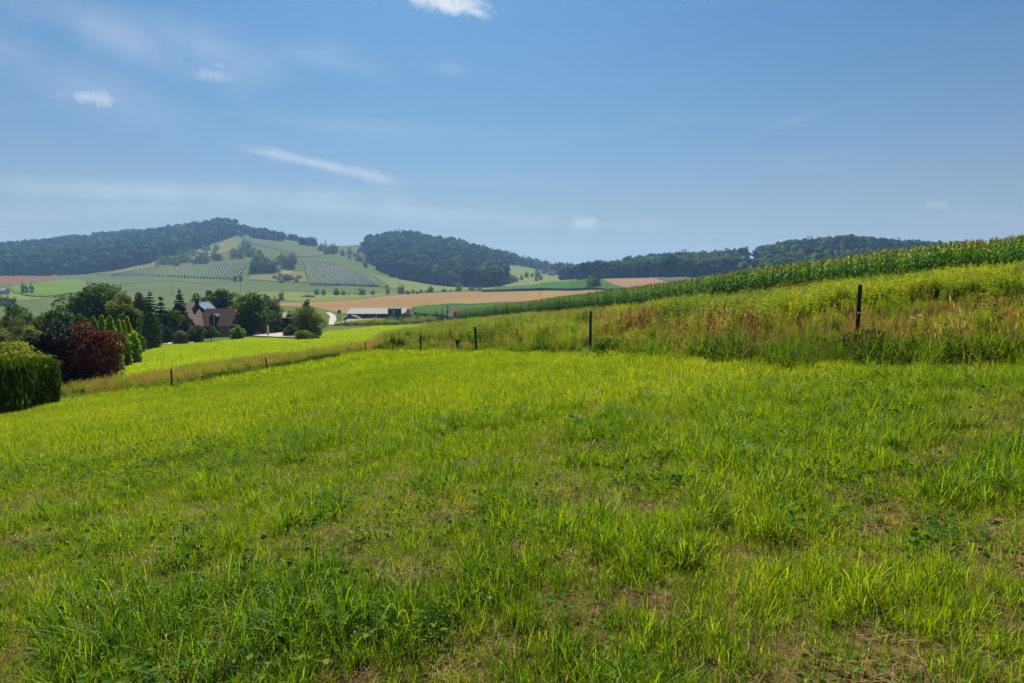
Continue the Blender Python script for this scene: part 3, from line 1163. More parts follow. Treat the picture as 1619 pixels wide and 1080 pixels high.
def rough_bank():
    BANK = FENCE_R[:-1] + [(24, 4), (46, 20)] + CORN_EDGE[1:] + [tuple(hit(690, 514, 60)), tuple(hit(600, 533, 40)), tuple(hit(585, 552, 30))]
    bp = np.array(BANK)
    PR = [pmesh('goldenrod', goldenrod(8, (.5, 1.15), .155, 34), M_weed) for _ in range(5)]            # 0-4
    PR += [pmesh('seedgrass', seedgrass(24, (.4, .9), .10, .003), M_dry) for _ in range(4)]                   # 5-8
    PR += [pmesh('rustdock', rustdock(6, (.6, 1.05)), M_rust) for _ in range(3)]                          # 9-11
    PR += [pmesh('bankgrass', [blades(46, (.3, .75), (.008, .014), .22, .35, 1.3, 4)], M_lush) for _ in range(4)]   # 12-15
    PR += [pmesh('bramble', mound(170, .45, .5, .045), M_bramble) for _ in range(3)]                      # 16-18
    PR += [pmesh('bankgrass2', [blades(34, (.15, .4), (.010, .016), .22, .4, 1.2, 3)], M_lush) for _ in range(3)]   # 19-21
    coll = proto_coll('bankplant', PR)

    def emit(name, label, x, y, sc_=1.0):
        dfen = polyline_dist(x, y, FENCE_R)
        dcorn = polyline_dist(x, y, CORN_EDGE)
        n = len(x)
        a, b, c = fbm(x, y, 5.0, 51, 3), fbm(x, y, 6.0, 57, 3), rnd(n)
        idx = rng.integers(0, 5, n)
        dryp = sstep(.46, .58, b) * .70 + .08
        idx = np.where(c < dryp, rng.integers(5, 9, n), idx)
        idx = np.where((dcorn < 4.0) & (rnd(n) < .62 * sstep(4.0, 1.5, dcorn)), rng.integers(9, 12, n), idx)
        idx = np.where((b > .55) & (rnd(n) < .16), rng.integers(9, 12, n), idx)
        idx = np.where((a > .56) & (rnd(n) < .55), rng.integers(12, 16, n), idx)
        idx = np.where((a < .40) & (rnd(n) < .12), rng.integers(16, 19, n), idx)
        low = sstep(3.2, .8, dfen)
        idx = np.where(rnd(n) < low * .85, np.where(rnd(n) < .20 * sstep(.45, .65, a), rng.integers(16, 19, n), np.where(rnd(n) < .45, rng.integers(12, 16, n), rng.integers(19, 22, n))), idx)
        idx = np.where((rnd(n) < .12), rng.integers(19, 22, n), idx)
        s = rng.uniform(.7, 1.15, n) * (.5 + .5 * sstep(.2, 3.5, dfen)) * (.45 + .9 * sstep(.35, .68, fbm(x, y, 2.4, 97))) * sc_ * .85 * (.68 + .32 * sstep(2, 10, dcorn))
        tint = np.clip(.5 + 1.3 * (fbm(x, y, 4, 61) - .5) + rng.normal(0, .16, n), 0, 1)
        stuff(scatter(name, coll, len(PR), on(x, y), eul(n, .09), s, tint, idx), label, 'weeds')

    n = 52000
    x = rng.uniform(-2, 46, n)
    y = rng.uniform(8, 46, n)
    k = inpoly(x, y, BANK) & (np.abs(x / y) < .95)
    x, y = x[k][:15500], y[k][:15500]
    emit('bank_weeds', 'tall goldenrod weeds and seeding grass on the bank above the tallest fence post', x, y)
    n = 60000
    x = rng.uniform(bp[:, 0].min(), 30, n)
    y = rng.uniform(40, bp[:, 1].max(), n)
    k = inpoly(x, y, BANK)
    x, y = x[k][:13000], y[k][:13000]
    emit('bank_weeds', 'red brown seeding grass and weeds along the foot of the maize field', x, y, .85)

    # rank grass, nettles and brambles along the foot of the fence
    fr = np.array(FENCE_R[:-1])
    n = 2600
    seg = rng.random(n) ** .7 * (len(fr) - 1.001)
    i = seg.astype(int)
    p = fr[i] * (1 - (seg - i))[:, None] + fr[i + 1] * (seg - i)[:, None]
    x = p[:, 0] + rng.normal(.45, .55, n)
    y = p[:, 1] + rng.normal(.5, .55, n)
    a = fbm(x, y, 2.2, 111)
    idx = np.where(a > .60, np.where(rnd(n) < .14, rng.integers(16, 19, n), rng.integers(12, 16, n)), np.where(rnd(n) < .5, rng.integers(12, 16, n), rng.integers(19, 22, n)))
    idx = np.where(rnd(n) < .05, rng.integers(5, 9, n), idx)
    keep = rnd(n) < .25 + .75 * sstep(.42, .60, a)
    s = rng.uniform(.35, .9, n) * (.40 + .8 * sstep(.35, .65, a)) * keep
    tint = np.clip(.38 + .9 * (fbm(x, y, 3, 117) - .5) + rng.normal(0, .12, n), 0, 1)
    stuff(scatter('fence_grass', coll, len(PR), on(x, y), eul(n, .12), s, tint, idx), 'dark rank grass and brambles around the feet of the fence posts', 'weeds')

    # scrub on the low crest in front of the farm
    n = 1100
    u_, Y_ = rng.uniform(530, 690, n), rng.uniform(205, 240, n)
    x = (u_ - 809.5) / F * Y_
    idx = np.where(rnd(n) < .4, rng.integers(16, 19, n), np.where(rnd(n) < .5, rng.integers(5, 9, n), rng.integers(0, 5, n)))
    stuff(scatter('crest_scrub', coll, len(PR), on(x, Y_), eul(n, .1), rng.uniform(.7, 1.8, n) * (.3 + sstep(.4, .6, fbm(x, Y_, 9, 141))), rng.uniform(.2, .8, n), idx), 'dark olive scrub on the low crest in front of the farm', 'scrub')

    # left strip: straw coloured seeding grass, brambles at its foot
    STRIP = [tuple(p) for p in FENCE[1:]] + [tuple(hit(u, v, 30)) for u, v in ((640, 543), (560, 549), (480, 560), (420, 568), (340, 581), (270, 592), (200, 603), (150, 611), (100, 624))]
    sp_ = np.array(STRIP)
    n = 60000
    x = rng.uniform(sp_[:, 0].min(), sp_[:, 0].max(), n)
    y = rng.uniform(sp_[:, 1].min(), sp_[:, 1].max(), n)
    k = inpoly(x, y, STRIP)
    x, y = x[k][:8000], y[k][:8000]
    n = len(x)
    dl = polyline_dist(x, y, [tuple(p) for p in FENCE[1:]])
    a = fbm(x, y, 3.0, 71)
    idx = rng.integers(5, 9, n)
    idx = np.where(rnd(n) < .42 + .45 * sstep(.45, .62, fbm(x, y, 4, 75)), rng.integers(19, 22, n), idx)
    idx = np.where((dl < 1.7) & (rnd(n) < .8), np.where(rnd(n) < .75 * sstep(.42, .60, a), rng.integers(16, 19, n), np.where(rnd(n) < .4, rng.integers(12, 16, n), rng.integers(19, 22, n))), idx)
    idx = np.where((rnd(n) < .10) & (dl > 1.2), rng.integers(0, 5, n), idx)
    s = rng.uniform(.30, .62, n)
    tint = np.clip(.62 + .6 * (fbm(x, y, 5, 66) - .5) + rng.normal(0, .1, n), 0, 1)
    stuff(scatter('strip_grass', coll, len(PR), on(x, y), eul(n, .12), s, tint, idx), 'straw coloured seeding grass along the fence of low thin posts', 'weeds')


meadow()
rough_bank()

# ================================================================== trees
def pal(name, a, b, c, tr=.35, inst=False, **k):
    return leafmat(name, [(0.05, a), (.5, b), (.95, c)], tr, .6, .07, 1.25, inst, ospread=.25, **k)


M_tdark = pal('dark leaves', (.012, .034, .006), (.038, .080, .013), (.100, .150, .024))
M_tmid = pal('mid green leaves', (.022, .055, .008), (.060, .110, .016), (.130, .180, .028))
M_tolive = pal('olive leaves', (.040, .065, .014), (.095, .125, .028), (.190, .205, .050))
M_tyellow = pal('yellow green leaves', (.060, .100, .010), (.150, .200, .018), (.270, .280, .030))
M_conif = pal('spruce needles', (.009, .027, .010), (.024, .052, .019), (.050, .085, .030), .2)
M_blue = pal('blue green needles', (.007, .014, .014), (.018, .032, .029), (.042, .064, .056), .15)
M_red = pal('copper leaves', (.015, .005, .005), (.050, .015, .009), (.15, .046, .020), .34, warm=(1.2, .9, .7))
M_purple = pal('grey purple leaves', (.035, .035, .028), (.090, .080, .062), (.19, .165, .130), .3, warm=(1, 1, .9))
M_cyp = pal('golden cypress', (.070, .140, .008), (.190, .290, .014), (.34, .40, .024), .5)
M_hedge = pal('clipped hedge', (.016, .042, .005), (.044, .092, .009), (.090, .150, .016), .42)
M_willow = pal('willow leaves', (.045, .080, .018), (.100, .145, .030), (.180, .220, .050), .38)
M_trunk = solid('bark', (.070, .052, .038), .9, .4, 5, bump=.5, stretch=(1, 1, .25))


def crown_lobes(r, h, w, z0, nl, flat=.8):
    c = []
    hz = (h - z0) / 2
    for _ in range(nl):
        d = r.normal(size=3)
        d /= np.linalg.norm(d)
        k = r.uniform(.45, .80)
        rad = r.uniform(.24, .40) * w / 2 * 1.25
        p = np.array([d[0] * k * w / 2, d[1] * k * w / 2, z0 + hz + d[2] * k * hz])
        rz = min(rad * flat, h - p[2], max(p[2] - z0 * .6, .2 * rad))
        c.append((p, np.array([rad, rad, max(rz, rad * .45)])))
    if z0 < .13 * h:                                  # bushy down to the ground
        for i in range(8):
            a = 6.283 * i / 8 + r.random() * .5
            c.append((np.array([math.cos(a) * w * .25, math.sin(a) * w * .25, h * .17]), np.array([w * .2, w * .2, h * .19])))
    c.append((np.array([0, 0, z0 + hz * 1.05]), np.array([w * .30, w * .30, hz * .72])))
    c.append((np.array([r.normal(0, w * .06), 0, h - .22 * hz]), np.array([w * .16, w * .16, hz * .24])))
    return c


def crown_mesh(name, lobes, n, leaf, mat, r, shell=(.72, 1.06), aspect=.62, up=.0, rough=.65):
    A = np.array([l[1][0] * l[1][1] + 2 * l[1][0] * l[1][2] for l in lobes])
    which = r.choice(len(lobes), n, p=A / A.sum())
    Cc = np.array([l[0] for l in lobes])[which]
    Rr = np.array([l[1] for l in lobes])[which]
    d = r.normal(size=(n, 3))
    d /= np.linalg.norm(d, axis=1, keepdims=True)
    # ragged outline: bumps in the shell
    k = r.uniform(*shell, n) * (1 + .16 * np.sin(d[:, 0] * 7 + which) * np.sin(d[:, 1] * 6 + which * 2) + .10 * (r.random(n) ** 4))
    P = Cc + d * Rr * k[:, None]
    N = d + r.normal(0, rough, (n, 3)) + np.array([0, 0, up])
    lobe_c = r.uniform(-.32, .32, len(lobes))
    col = np.clip(.5 + lobe_c[which] + r.normal(0, .2, n), 0, 1)
    v, q_, c = quads(P, N, leaf, aspect, r, col)
    return mesh_np(name, v, [q_], mat, c)


def trunk_mesh(h, w, z0, lobes, r, kr=.028):
    m = MB()
    r0 = max(.03, h * kr)
    zt = z0 + (h - z0) * .55
    p = Vector((0, 0, -.25))
    steps = 4
    for s in range(steps):
        q_ = Vector((r.normal(0, .012 * h), r.normal(0, .012 * h), zt * (s + 1) / steps))
        m.tube(p, q_, r0 * (1 - .19 * s) * (1.25 if s == 0 else 1), r0 * (1 - .19 * (s + 1)), 7, False)
        p = q_
    for (c, rad) in lobes[:9]:
        s = Vector((0, 0, max(z0 * .75, zt * r.uniform(.45, .85))))
        m.tube(s, Vector(c), r0 * .36, r0 * .10, 5, False)
    return m.mesh('trunk', M_trunk)


def conifer_mesh(name, h, w, mat, r, tiers=22, dense=30, z0=.06, droop=.35, leaf=.16, power=.85):
    Pl, Nl, cl = [], [], []
    for t in range(tiers):
        f = (t + r.uniform(-.3, .3)) / tiers
        z = h * (z0 + (1 - z0) * max(f, 0))
        rad = w / 2 * max(1 - f, .03) ** power * r.uniform(.8, 1.12)
        nb = max(4, int(9 * (1 - f)) + 3)
        for b in range(nb):
            ph = 6.283 * (b + r.random() * .7) / nb
            ln = rad * r.uniform(.7, 1.1)
            m = max(4, int(dense * (ln / (w / 2))))
            s = r.random(m) ** .7
            side = r.normal(0, .11 * ln + .05, m) * (1.1 - s)
            x = np.cos(ph) * s * ln - np.sin(ph) * side
            y = np.sin(ph) * s * ln + np.cos(ph) * side
            zz = z - droop * ln * s + .25 * ln * s ** 3 + r.normal(0, .04 * h / tiers * 3, m)
            Pl.append(np.stack([x, y, zz], 1))
            Nl.append(np.stack([r.normal(0, .5, m), r.normal(0, .5, m), np.ones(m)], 1))
            cl.append(np.clip(r.normal(.5, .2, m) + .1 * r.normal(), 0, 1))
    P, N, c = np.vstack(Pl), np.vstack(Nl), np.concatenate(cl)
    v, q_, cc = quads(P, N, leaf, .45, r, c)
    return mesh_np(name, v, [q_], mat, cc)


def column_mesh(name, h, w, mat, r, n, leaf):
    t = r.random(n) ** .9
    prof = (w / 2) * np.clip(np.minimum(1, (1.02 - t) / .42) ** .7 * (.72 + .28 * np.minimum(1, t / .2)), .04, 1)
    ph = r.random(n) * 6.283
    k = r.uniform(.62, 1.08, n) * (1 + .14 * np.sin(ph * 5 + t * 9))
    P = np.stack([np.cos(ph) * prof * k, np.sin(ph) * prof * k, t * h], 1)
    N = np.stack([np.cos(ph), np.sin(ph), np.full(n, .3)], 1) + r.normal(0, .55, (n, 3))
    v, q_, c = quads(P, N, leaf, .5, r, np.clip(r.normal(.5, .24, n), 0, 1))
    return mesh_np(name, v, [q_], mat, c)


def plant(kind, name, label, cat, u, Y, vtop, wpx, mat, n=3200, leaf=.2, z0=.25, nl=14, group=None, seed=None, sink=0.0, flat=.8):
    r = np.random.default_rng(seed if seed is not None else int(u * 7 + Y * 3))
    b = at(u, Y)
    top = W(u, vtop, Y)[2]
    h = max(.4, top - b[2] + sink)
    w = wpx * Y / F
    root = thing(name, label, cat, (b[0], b[1], b[2] - sink), 0, group)
    if kind == 'conifer':
        link('crown', conifer_mesh('crown', h, w, mat, r, leaf=leaf, tiers=max(12, int(h * 2.2)), dense=int(n / 120)), root)
        m = MB().tube((0, 0, -.2), (0, 0, h * .5), h * .02, h * .012, 7, False).tube((0, 0, h * .5), (0, 0, h * .985), h * .012, .012, 6, False)
        m.build('trunk', M_trunk, root)
    elif kind == 'column':
        link('crown', column_mesh('crown', h, w, mat, r, n, leaf), root)
        MB().tube((0, 0, -.2), (0, 0, h * .55), h * .022, h * .012, 7, False).tube((0, 0, h * .55), (0, 0, h * .9), h * .012, .01, 6, False).build('trunk', M_trunk, root)
    else:
        zz = z0 * h
        lobes = crown_lobes(r, h, w, zz, nl, flat)
        link('crown', crown_mesh('crown', lobes, n, leaf, mat, r), root)
        link('trunk', trunk_mesh(h, w, zz, lobes, r), root)
    return root


# ---- garden at the lower left
def hedge():
    """clipped hedge: rounded block of upright sprays"""
    r = np.random.default_rng(77)
    p0, p1 = hit(50, 643, 8, 60), hit(-70, 670, 8, 60)
    d = p1 - p0
    L = np.hypot(*d)
    d /= L
    nrm = np.array([d[1], -d[0]])
    if nrm[1] < 0:
        nrm = -nrm
    b = np.array([p0[0], p0[1], float(terrain(*p0))])
    h = W(50, 571, p0[1])[2] - b[2]
    root = thing('clipped_hedge', 'tall dark green clipped hedge with a rounded end behind the low fence', 'hedge', b)
    n = 30000
    s = r.uniform(0, 1, n) ** .9 * L
    wd = .95
    face = r.random(n)
    t = r.random(n)
    rad = .45
    top = h * (1 - .03 * np.sin(s * 1.1) - .10 * np.clip(1 - s / .9, 0, 1) ** 2)
    dep = np.where(face < .45, r.normal(0, .05, n), np.where(face < .7, r.uniform(0, wd, n), np.where(face < .85, wd + r.normal(0, .05, n), r.uniform(0, wd, n))))
    z = np.where((face >= .45) & (face < .7), top + r.normal(0, .04, n), t * top)
    s = np.where(face >= .85, r.normal(0, .05, n), s)
    edge = np.clip((z - (top - rad)) / rad, 0, 1)
    dep = dep + np.where(face < .45, edge ** 2 * rad * .7, 0)
    s = s + np.where(face >= .85, edge ** 2 * rad, 0)
    bulge = .08 * np.sin(s * 2.3 + z * 1.7)
    P = np.stack([d[0] * s + nrm[0] * (dep + bulge), d[1] * s + nrm[1] * (dep + bulge), z], 1)
    P[:, 2] += terrain(b[0] + P[:, 0], b[1] + P[:, 1]) - b[2]
    tip = np.stack([r.normal(0, .25, n), r.normal(0, .25, n), np.ones(n)], 1)
    tip /= np.linalg.norm(tip, axis=1, keepdims=True)
    sd = np.cross(tip, r.normal(size=(n, 3)))
    sd /= np.linalg.norm(sd, axis=1, keepdims=True)
    ln = r.uniform(.06, .16, n)[:, None]
    V = np.stack([P - tip * ln * .5, P - sd * .018, P + tip * ln, P + sd * .018], 1).reshape(-1, 3)
    link('foliage', mesh_np('foliage', V, [np.arange(4 * n).reshape(n, 4)], M_hedge, np.repeat(np.clip(r.normal(.45, .25, n), 0, 1), 4)), root)
    # woody inside
    m = MB()
    for k in range(9):
        q_ = d * (k + .4) * L / 9 + nrm * wd * .5
        zb = float(terrain(b[0] + q_[0], b[1] + q_[1]) - b[2])
        m.tube((q_[0], q_[1], zb - .2), (q_[0] + r.normal(0, .1), q_[1], zb + h * .85), .06, .015, 6, False)
    m.build('stems', M_trunk, root)


hedge()
plant('broad', 'shrub', 'yellow green shrub showing above the clipped hedge', 'shrub', 10, 31, 541, 104, M_tyellow, 6500, .07, .1, 12)
plant('broad', 'spreading_conifer', 'almost black spreading conifer beside the red maple', 'conifer', 86, 39, 507, 96, M_blue, 9000, .085, .02, 16, flat=.55)
plant('broad', 'maple_tree', 'copper red maple beside the black conifer', 'tree', 132, 40, 511, 112, M_red, 16000, .07, .02, 28, flat=.45)
for i, (u, vt, wp, Y) in enumerate([(146, 501, 15, 66), (159, 499, 15, 67), (172, 499.5, 17, 66), (185, 506, 13, 68), (192, 507, 11, 70), (199, 501, 14, 71)]):
    plant('column', 'golden_cypress', 'narrow golden green cypress in the row behind the red maple', 'tree', u, Y, vt, wp, M_cyp, 2600, .11, group='row of golden cypresses', seed=300 + i)
for i, (u, vt, wp, Y, lab) in enumerate([(171, 533, 38, 57, 'broad rounded golden hedge bush touching the red maple'), (193, 530, 22, 60, 'narrow rounded golden bush between two larger golden bushes'),
                                         (207, 524, 28, 64, 'rounded golden bush at the downhill end of the garden row')]):
    plant('broad', 'golden_bush', lab, 'bush', u, Y, vt, wp, M_cyp, 5200, .085, .03, 12, seed=320 + i)
plant('broad', 'oak_tree', 'large dark spreading tree towering over the golden cypresses', 'tree', 152, 108, 449, 100, M_tdark, 7600, .24, .22, 22)
plant('broad', 'walnut_tree', 'lighter olive tree leaning against the large dark tree', 'tree', 194, 100, 467, 56, M_tolive, 4200, .22, .2, 14)
plant('broad', 'garden_tree', 'dark bushy tree at the edge of the crop field', 'tree', 28, 120, 480, 66, M_tdark, 5000, .24, .12, 16)
plant('broad', 'garden_tree', 'pale green bushy tree above the clipped hedge', 'tree', 30, 78, 503, 62, M_tolive, 5600, .16, .08, 16)
plant('broad', 'garden_tree', 'mid green tree behind the black conifer', 'tree', 80, 105, 492, 58, M_tmid, 4200, .2, .1, 14)
plant('broad', 'garden_tree', 'small round green tree in front of the large dark tree', 'tree', 98, 98, 487, 42, M_tmid, 3600, .2, .1, 12)
plant('broad', 'garden_tree', 'deep green tree filling the gap behind the golden cypresses', 'tree', 205, 86, 483, 44, M_tmid, 4600, .17, .08, 14)
plant('broad', 'garden_tree', 'low green tree at the corner of the garden by the hedge', 'tree', -10, 70, 520, 70, M_tolive, 4200, .16, .06, 12)
plant('broad', 'garden_tree', 'dark undergrowth tree between black conifer and cypresses', 'tree', 128, 78, 497, 50, M_tdark, 4200, .17, .05, 12)
plant('conifer', 'yew_tree', 'dark twin topped yew behind the garden path', 'conifer', 237, 112, 458, 52, M_conif, 11000, .24)
plant('conifer', 'yew_tree', 'broad dark yew leaning on the twin topped yew', 'conifer', 254, 118, 466, 46, M_conif, 10000, .24)
plant('column', 'juniper', 'grey green columnar bush beside the garden path', 'bush', 236, 98, 494, 30, M_tdark, 4600, .13)
plant('broad', 'garden_tree', 'pale tree top behind the twin topped yew', 'tree', 220, 128, 463, 34, M_tolive, 3000, .2, .2, 10)
plant('broad', 'garden_tree', 'dark tree shading the gable of the house', 'tree', 268, 124, 489, 44, M_tdark, 4600, .19, .06, 14)
plant('conifer', 'spruce_tree', 'pointed dark spruce beside the house gable', 'conifer', 284, 133, 455, 46, M_conif, 12000, .26)
plant('broad', 'garden_tree', 'yellow green tree behind the house roof', 'tree', 309, 172, 464, 34, M_tyellow, 3000, .24, .15, 12)
plant('broad', 'garden_tree', 'broad dark tree behind the solar panel', 'tree', 349, 168, 457, 58, M_tdark, 5000, .27, .2, 16)
plant('broad', 'garden_tree', 'light green tree between house roof and broad dark tree', 'tree', 331, 175, 460, 30, M_tmid, 2600, .25, .2, 12)
plant('broad', 'chestnut_tree', 'big dense dark tree overhanging the yard', 'tree', 401, 141, 463, 62, M_tdark, 8000, .22, .06, 20)
plant('broad', 'garden_tree', 'slender green tree beside the yard gate', 'tree', 432, 146, 475, 30, M_tmid, 3800, .19, .08, 12)
plant('broad', 'garden_tree', 'olive tree beside the solar panel side of the house', 'tree', 372, 152, 478, 36, M_tolive, 3600, .2, .08, 12)
plant('broad', 'lilac_bush', 'round grey purple bush on the garden path', 'bush', 282, 112, 523, 27, M_purple, 3800, .10, .06, 10)
plant('broad', 'garden_bush', 'green bush in front of the house gable', 'bush', 306, 118, 514, 30, M_tmid, 3400, .13, .06, 10)
plant('broad', 'garden_bush', 'green bush on a short stem in front of the street lamp', 'bush', 331, 116, 514.5, 26, M_tmid, 3400, .12, .2, 10)
plant('broad', 'garden_bush', 'low yellow green bush beside the yard lane', 'bush', 373, 124, 515, 24, M_tyellow, 2800, .12, .05, 10)
plant('broad', 'willow_tree', 'feathery olive willow standing alone beside the lane', 'tree', 487, 118, 484, 48, M_willow, 9000, .13, .04, 20)
plant('broad', 'garden_bush', 'bright bush at the foot of the lone willow', 'bush', 481, 112, 523, 31, M_tyellow, 3600, .11, .02, 10)
plant('broad', 'field_tree', 'dark round tree top behind the lone willow', 'tree', 484, 190, 473, 22, M_tdark, 2200, .3, .1, 10)
plant('broad', 'garden_bush', 'tall green weeds bush beside the yard lane and willow', 'bush', 456, 126, 513, 24, M_tmid, 2600, .12, .02, 10)
plant('broad', 'garden_bush', 'dark bush over the carport', 'bush', 456, 150, 492, 20, M_tdark, 2200, .16, .1, 10)


# ---- trees of the far valley: a few shapes copied as individuals
def far_protos():
    out = []
    for i, (mat, fl, nl) in enumerate([(M_tdark, .8, 9), (M_tmid, .8, 9), (M_tolive, .85, 9), (M_tdark, 1.0, 7)]):
        r = np.random.default_rng(500 + i)
        lobes = crown_lobes(r, 1.0, .95 if i < 3 else .6, .12, nl, fl)
        out.append((crown_mesh('crown', lobes, 620, .055, mat, r), trunk_mesh(1.0, .8, .15, lobes, r, .03)))
    r = np.random.default_rng(520)
    out.append((conifer_mesh('crown', 1.0, .42, M_conif, r, 14, 7, leaf=.04), MB().tube((0, 0, -.03), (0, 0, .97), .022, .004, 6, False).mesh('trunk', M_trunk)))
    return out


FP = far_protos()
FARW = [.95, .95, .95, .6, .42]


def ftree(kind, name, label, u, Y, vtop, wpx, cat='tree', group=None, sink=.15):
    b = at(u, Y)
    h = max(1.5, W(u, vtop, Y)[2] - b[2])
    w = wpx * Y / F
    o = thing(name, label, cat, (b[0], b[1], b[2] - sink), random.random() * 6.28, group)
    o.scale = (w / FARW[kind], w / FARW[kind], h)
    link('crown', FP[kind][0], o)
    link('trunk', FP[kind][1], o)
    return o


ROW = [(501, 455.5, 9, 0), (511.5, 455, 9, 1), (532, 455, 10, 3), (543, 458.5, 10, 0), (551.5, 464, 5, 0), (561, 463, 4, 1), (572, 455, 15, 0), (589.5, 458.5, 8, 0),
       (613, 449, 8, 2), (635, 449.5, 14, 0), (653, 457, 7, 0), (666, 457, 6, 3), (681, 451.5, 10, 3), (675, 458, 7, 0), (703, 456, 11, 0), (713, 458, 5, 0), (725, 446, 15, 2), (746, 451, 13, 0), (758, 450, 11, 0)]
ROWL = {613: 'pale feathery tree in the row below the striped vineyard', 635: 'tallest dark tree in the row behind the tan stubble field', 572: 'wide spreading tree in the row under the striped vineyard',
        725: 'pale broad tree in the row in front of the round hill wood', 551.5: 'tiny bush in the row under the striped vineyard, beside a round tree', 561: 'smallest slender shrub in the row under the striped vineyard',
        681: 'upright oval tree in the row behind the tan stubble field', 532: 'upright oval tree in the row under the striped vineyard', 713: 'tiny shrub in the row below the round hill wood'}
for (u, vt, wp, k) in ROW:
    ftree(k, 'row_tree', ROWL.get(u, 'small rounded tree in the row behind the tan stubble field'), u, 700 + (u - 500) * .35, vt, wp, group='tree row behind the stubble field')
for (u, vt, wp) in [(486, 465, 12), (493, 466, 10), (478, 467, 9), (645, 458, 8), (660, 460, 7)]:
    ftree(0, 'hedge_bush', 'low dark bush at the foot of the tree row', u, 640 + (u - 480) * .4, vt, wp, 'bush', 'bushes at the foot of the tree row')
ftree(0, 'field_tree', 'round dark tree standing in the mown strip', 445, 560, 460, 11)
ftree(0, 'field_tree', 'wide dark tree at the near edge of the mown strip', 436, 430, 468, 15)
ftree(1, 'field_tree', 'pale rounded tree behind the wide dark tree of the mown strip', 420, 470, 464, 18)
ftree(3, 'lone_tree', 'tall dark tree of the pair at the stubble corner', 942.5, 700, 428, 16)
ftree(2, 'lone_tree', 'lower paler tree of the pair at the stubble corner', 932, 710, 434, 14)
for (u, vt, wp) in [(37, 446.5, 7), (43, 448.5, 6), (51, 446.5, 7)]:
    ftree(0, 'meadow_bush', 'small dark bush in the bright green meadow', u, 640, vt, wp, 'bush', 'bushes in the bright green meadow')
for (u, vt, wp) in [(2, 465.5, 14), (13, 466, 12), (22, 468, 10)]:
    ftree(0, 'hedge_bush', 'dark bush in the short hedge by the pale shed', u, 430, vt, wp, 'bush', 'hedge bushes by the pale shed')
# farm trees
for (u, vt, wp, k, lab) in [(645, 488.5, 22, 0, 'dense round dark tree at the end of the long barn'), (663, 493, 20, 1, 'green bushy tree in the middle of the farm hedge'), (678, 493.5, 18, 1, 'leafy tree of the farm hedge near the pointed pair'),
                            (689, 491, 14, 0, 'dark narrow tree of the farm hedge'), (699, 486, 11, 4, 'shorter conifer of the pointed pair beside the farmhouse'), (707.5, 481.5, 13, 4, 'taller conifer of the pointed pair beside the farmhouse'),
                            (694, 499, 14, 2, 'olive bush at the foot of the pointed conifers'), (763, 493, 13, 0, 'round bush beyond the farmhouse roof')]:
    ftree(k, 'farm_tree', lab, u, 318 if u < 750 else 300, vt, wp)


def grove(n, quad, kinds, hp, name, label, group, ylim=(500, 3000), wk=1.0, seed=0):
    r = np.random.default_rng(seed)
    for _ in range(n):
        s, t = r.random(), r.random()
        (a, b, c, d) = [np.array(p, float) for p in quad]
        p = (a * (1 - s) + b * s) * (1 - t) + (d * (1 - s) + c * s) * t
        g = hit(p[0], p[1], *ylim)
        hh = r.uniform(*hp)
        k = int(r.choice(kinds))
        ftree(k, name, label, p[0], g[1], p[1] - hh, hh * r.uniform(.75, 1.1) * (wk if k != 4 else .5), group=group)


random.seed(9)
grove(9, [(404, 420), (436, 414), (436, 431), (404, 434)], [0, 3, 0], (16, 26), 'grove_tree', 'tall dark tree in the grove between the two vineyards', 'grove between the vineyards', seed=1)
grove(8, [(437, 412), (472, 412), (474, 426), (437, 430)], [0, 1, 3], (12, 19), 'grove_tree', 'tree at the edge of the striped vineyard in the dark grove', 'grove edge by the striped vineyard', seed=2)
grove(30, [(247, 416), (352, 405), (354, 415), (252, 424)], [0, 0, 2], (8, 14), 'hillside_tree', 'rounded hillside tree along the upper edge of the pale vineyard', 'trees above the pale vineyard', seed=3)
grove(16, [(270, 404), (345, 392), (350, 402), (290, 411)], [2, 1], (6, 10), 'hillside_tree', 'pale yellowish tree on the dry slope under the hilltop wood', 'pale trees on the dry slope', seed=4)
grove(18, [(372, 392), (400, 386), (405, 408), (368, 412)], [0, 1], (9, 15), 'hillside_tree', 'blue green tree on the slope left of the dark grove and below the hilltop', 'trees between hilltop and grove', seed=5)
grove(10, [(507, 396), (532, 398), (534, 404), (505, 402)], [0, 1], (9, 14), 'saddle_tree', 'tree of the clump on the saddle between the hills', 'clump on the saddle', seed=6)
ftree(4, 'saddle_conifer', 'tall pointed conifer on the saddle between the hills', 517, 1500, 377.5, 7)
ftree(4, 'saddle_conifer', 'shorter pointed conifer on the saddle between the hills', 525, 1500, 384, 6)
grove(20, [(540, 402), (578, 396), (592, 426), (560, 420)], [1, 2, 0], (6, 11), 'slope_tree', 'small tree scattered on the slope beside the round wooded hill', 'scattered slope trees', seed=7)
grove(14, [(428, 438), (484, 437), (485, 446), (428, 447)], [0, 1], (6, 10), 'terrace_bush', 'dark bush on the terrace around the hillside cottage', 'terrace bushes', wk=1.5, seed=8)
grove(12, [(800, 441), (850, 432), (858, 445), (802, 450)], [0, 1, 2], (7, 12), 'pasture_tree', 'small tree around the pasture cottage', 'trees around the pasture cottage', seed=10)
grove(10, [(838, 424), (890, 430), (900, 440), (868, 433)], [0, 1, 0], (8, 12), 'hamlet_tree', 'dark tree around the hamlet house on the ridge', 'trees around the hamlet house', seed=12)
for u, vt in ((410.5, 361), (419, 361.5)):
    ftree(3, 'ridge_tree', 'small lone tree standing clear on the ridge line', u, 1740, vt, 5, group='lone ridge trees')
for u, vt in ((373, 434.5), (382, 434)):
    ftree(0, 'round_tree', 'small round tree of the pair at the corner of the pale vineyard', u, 930, vt, 8, group='round tree pair at the vineyard corner')

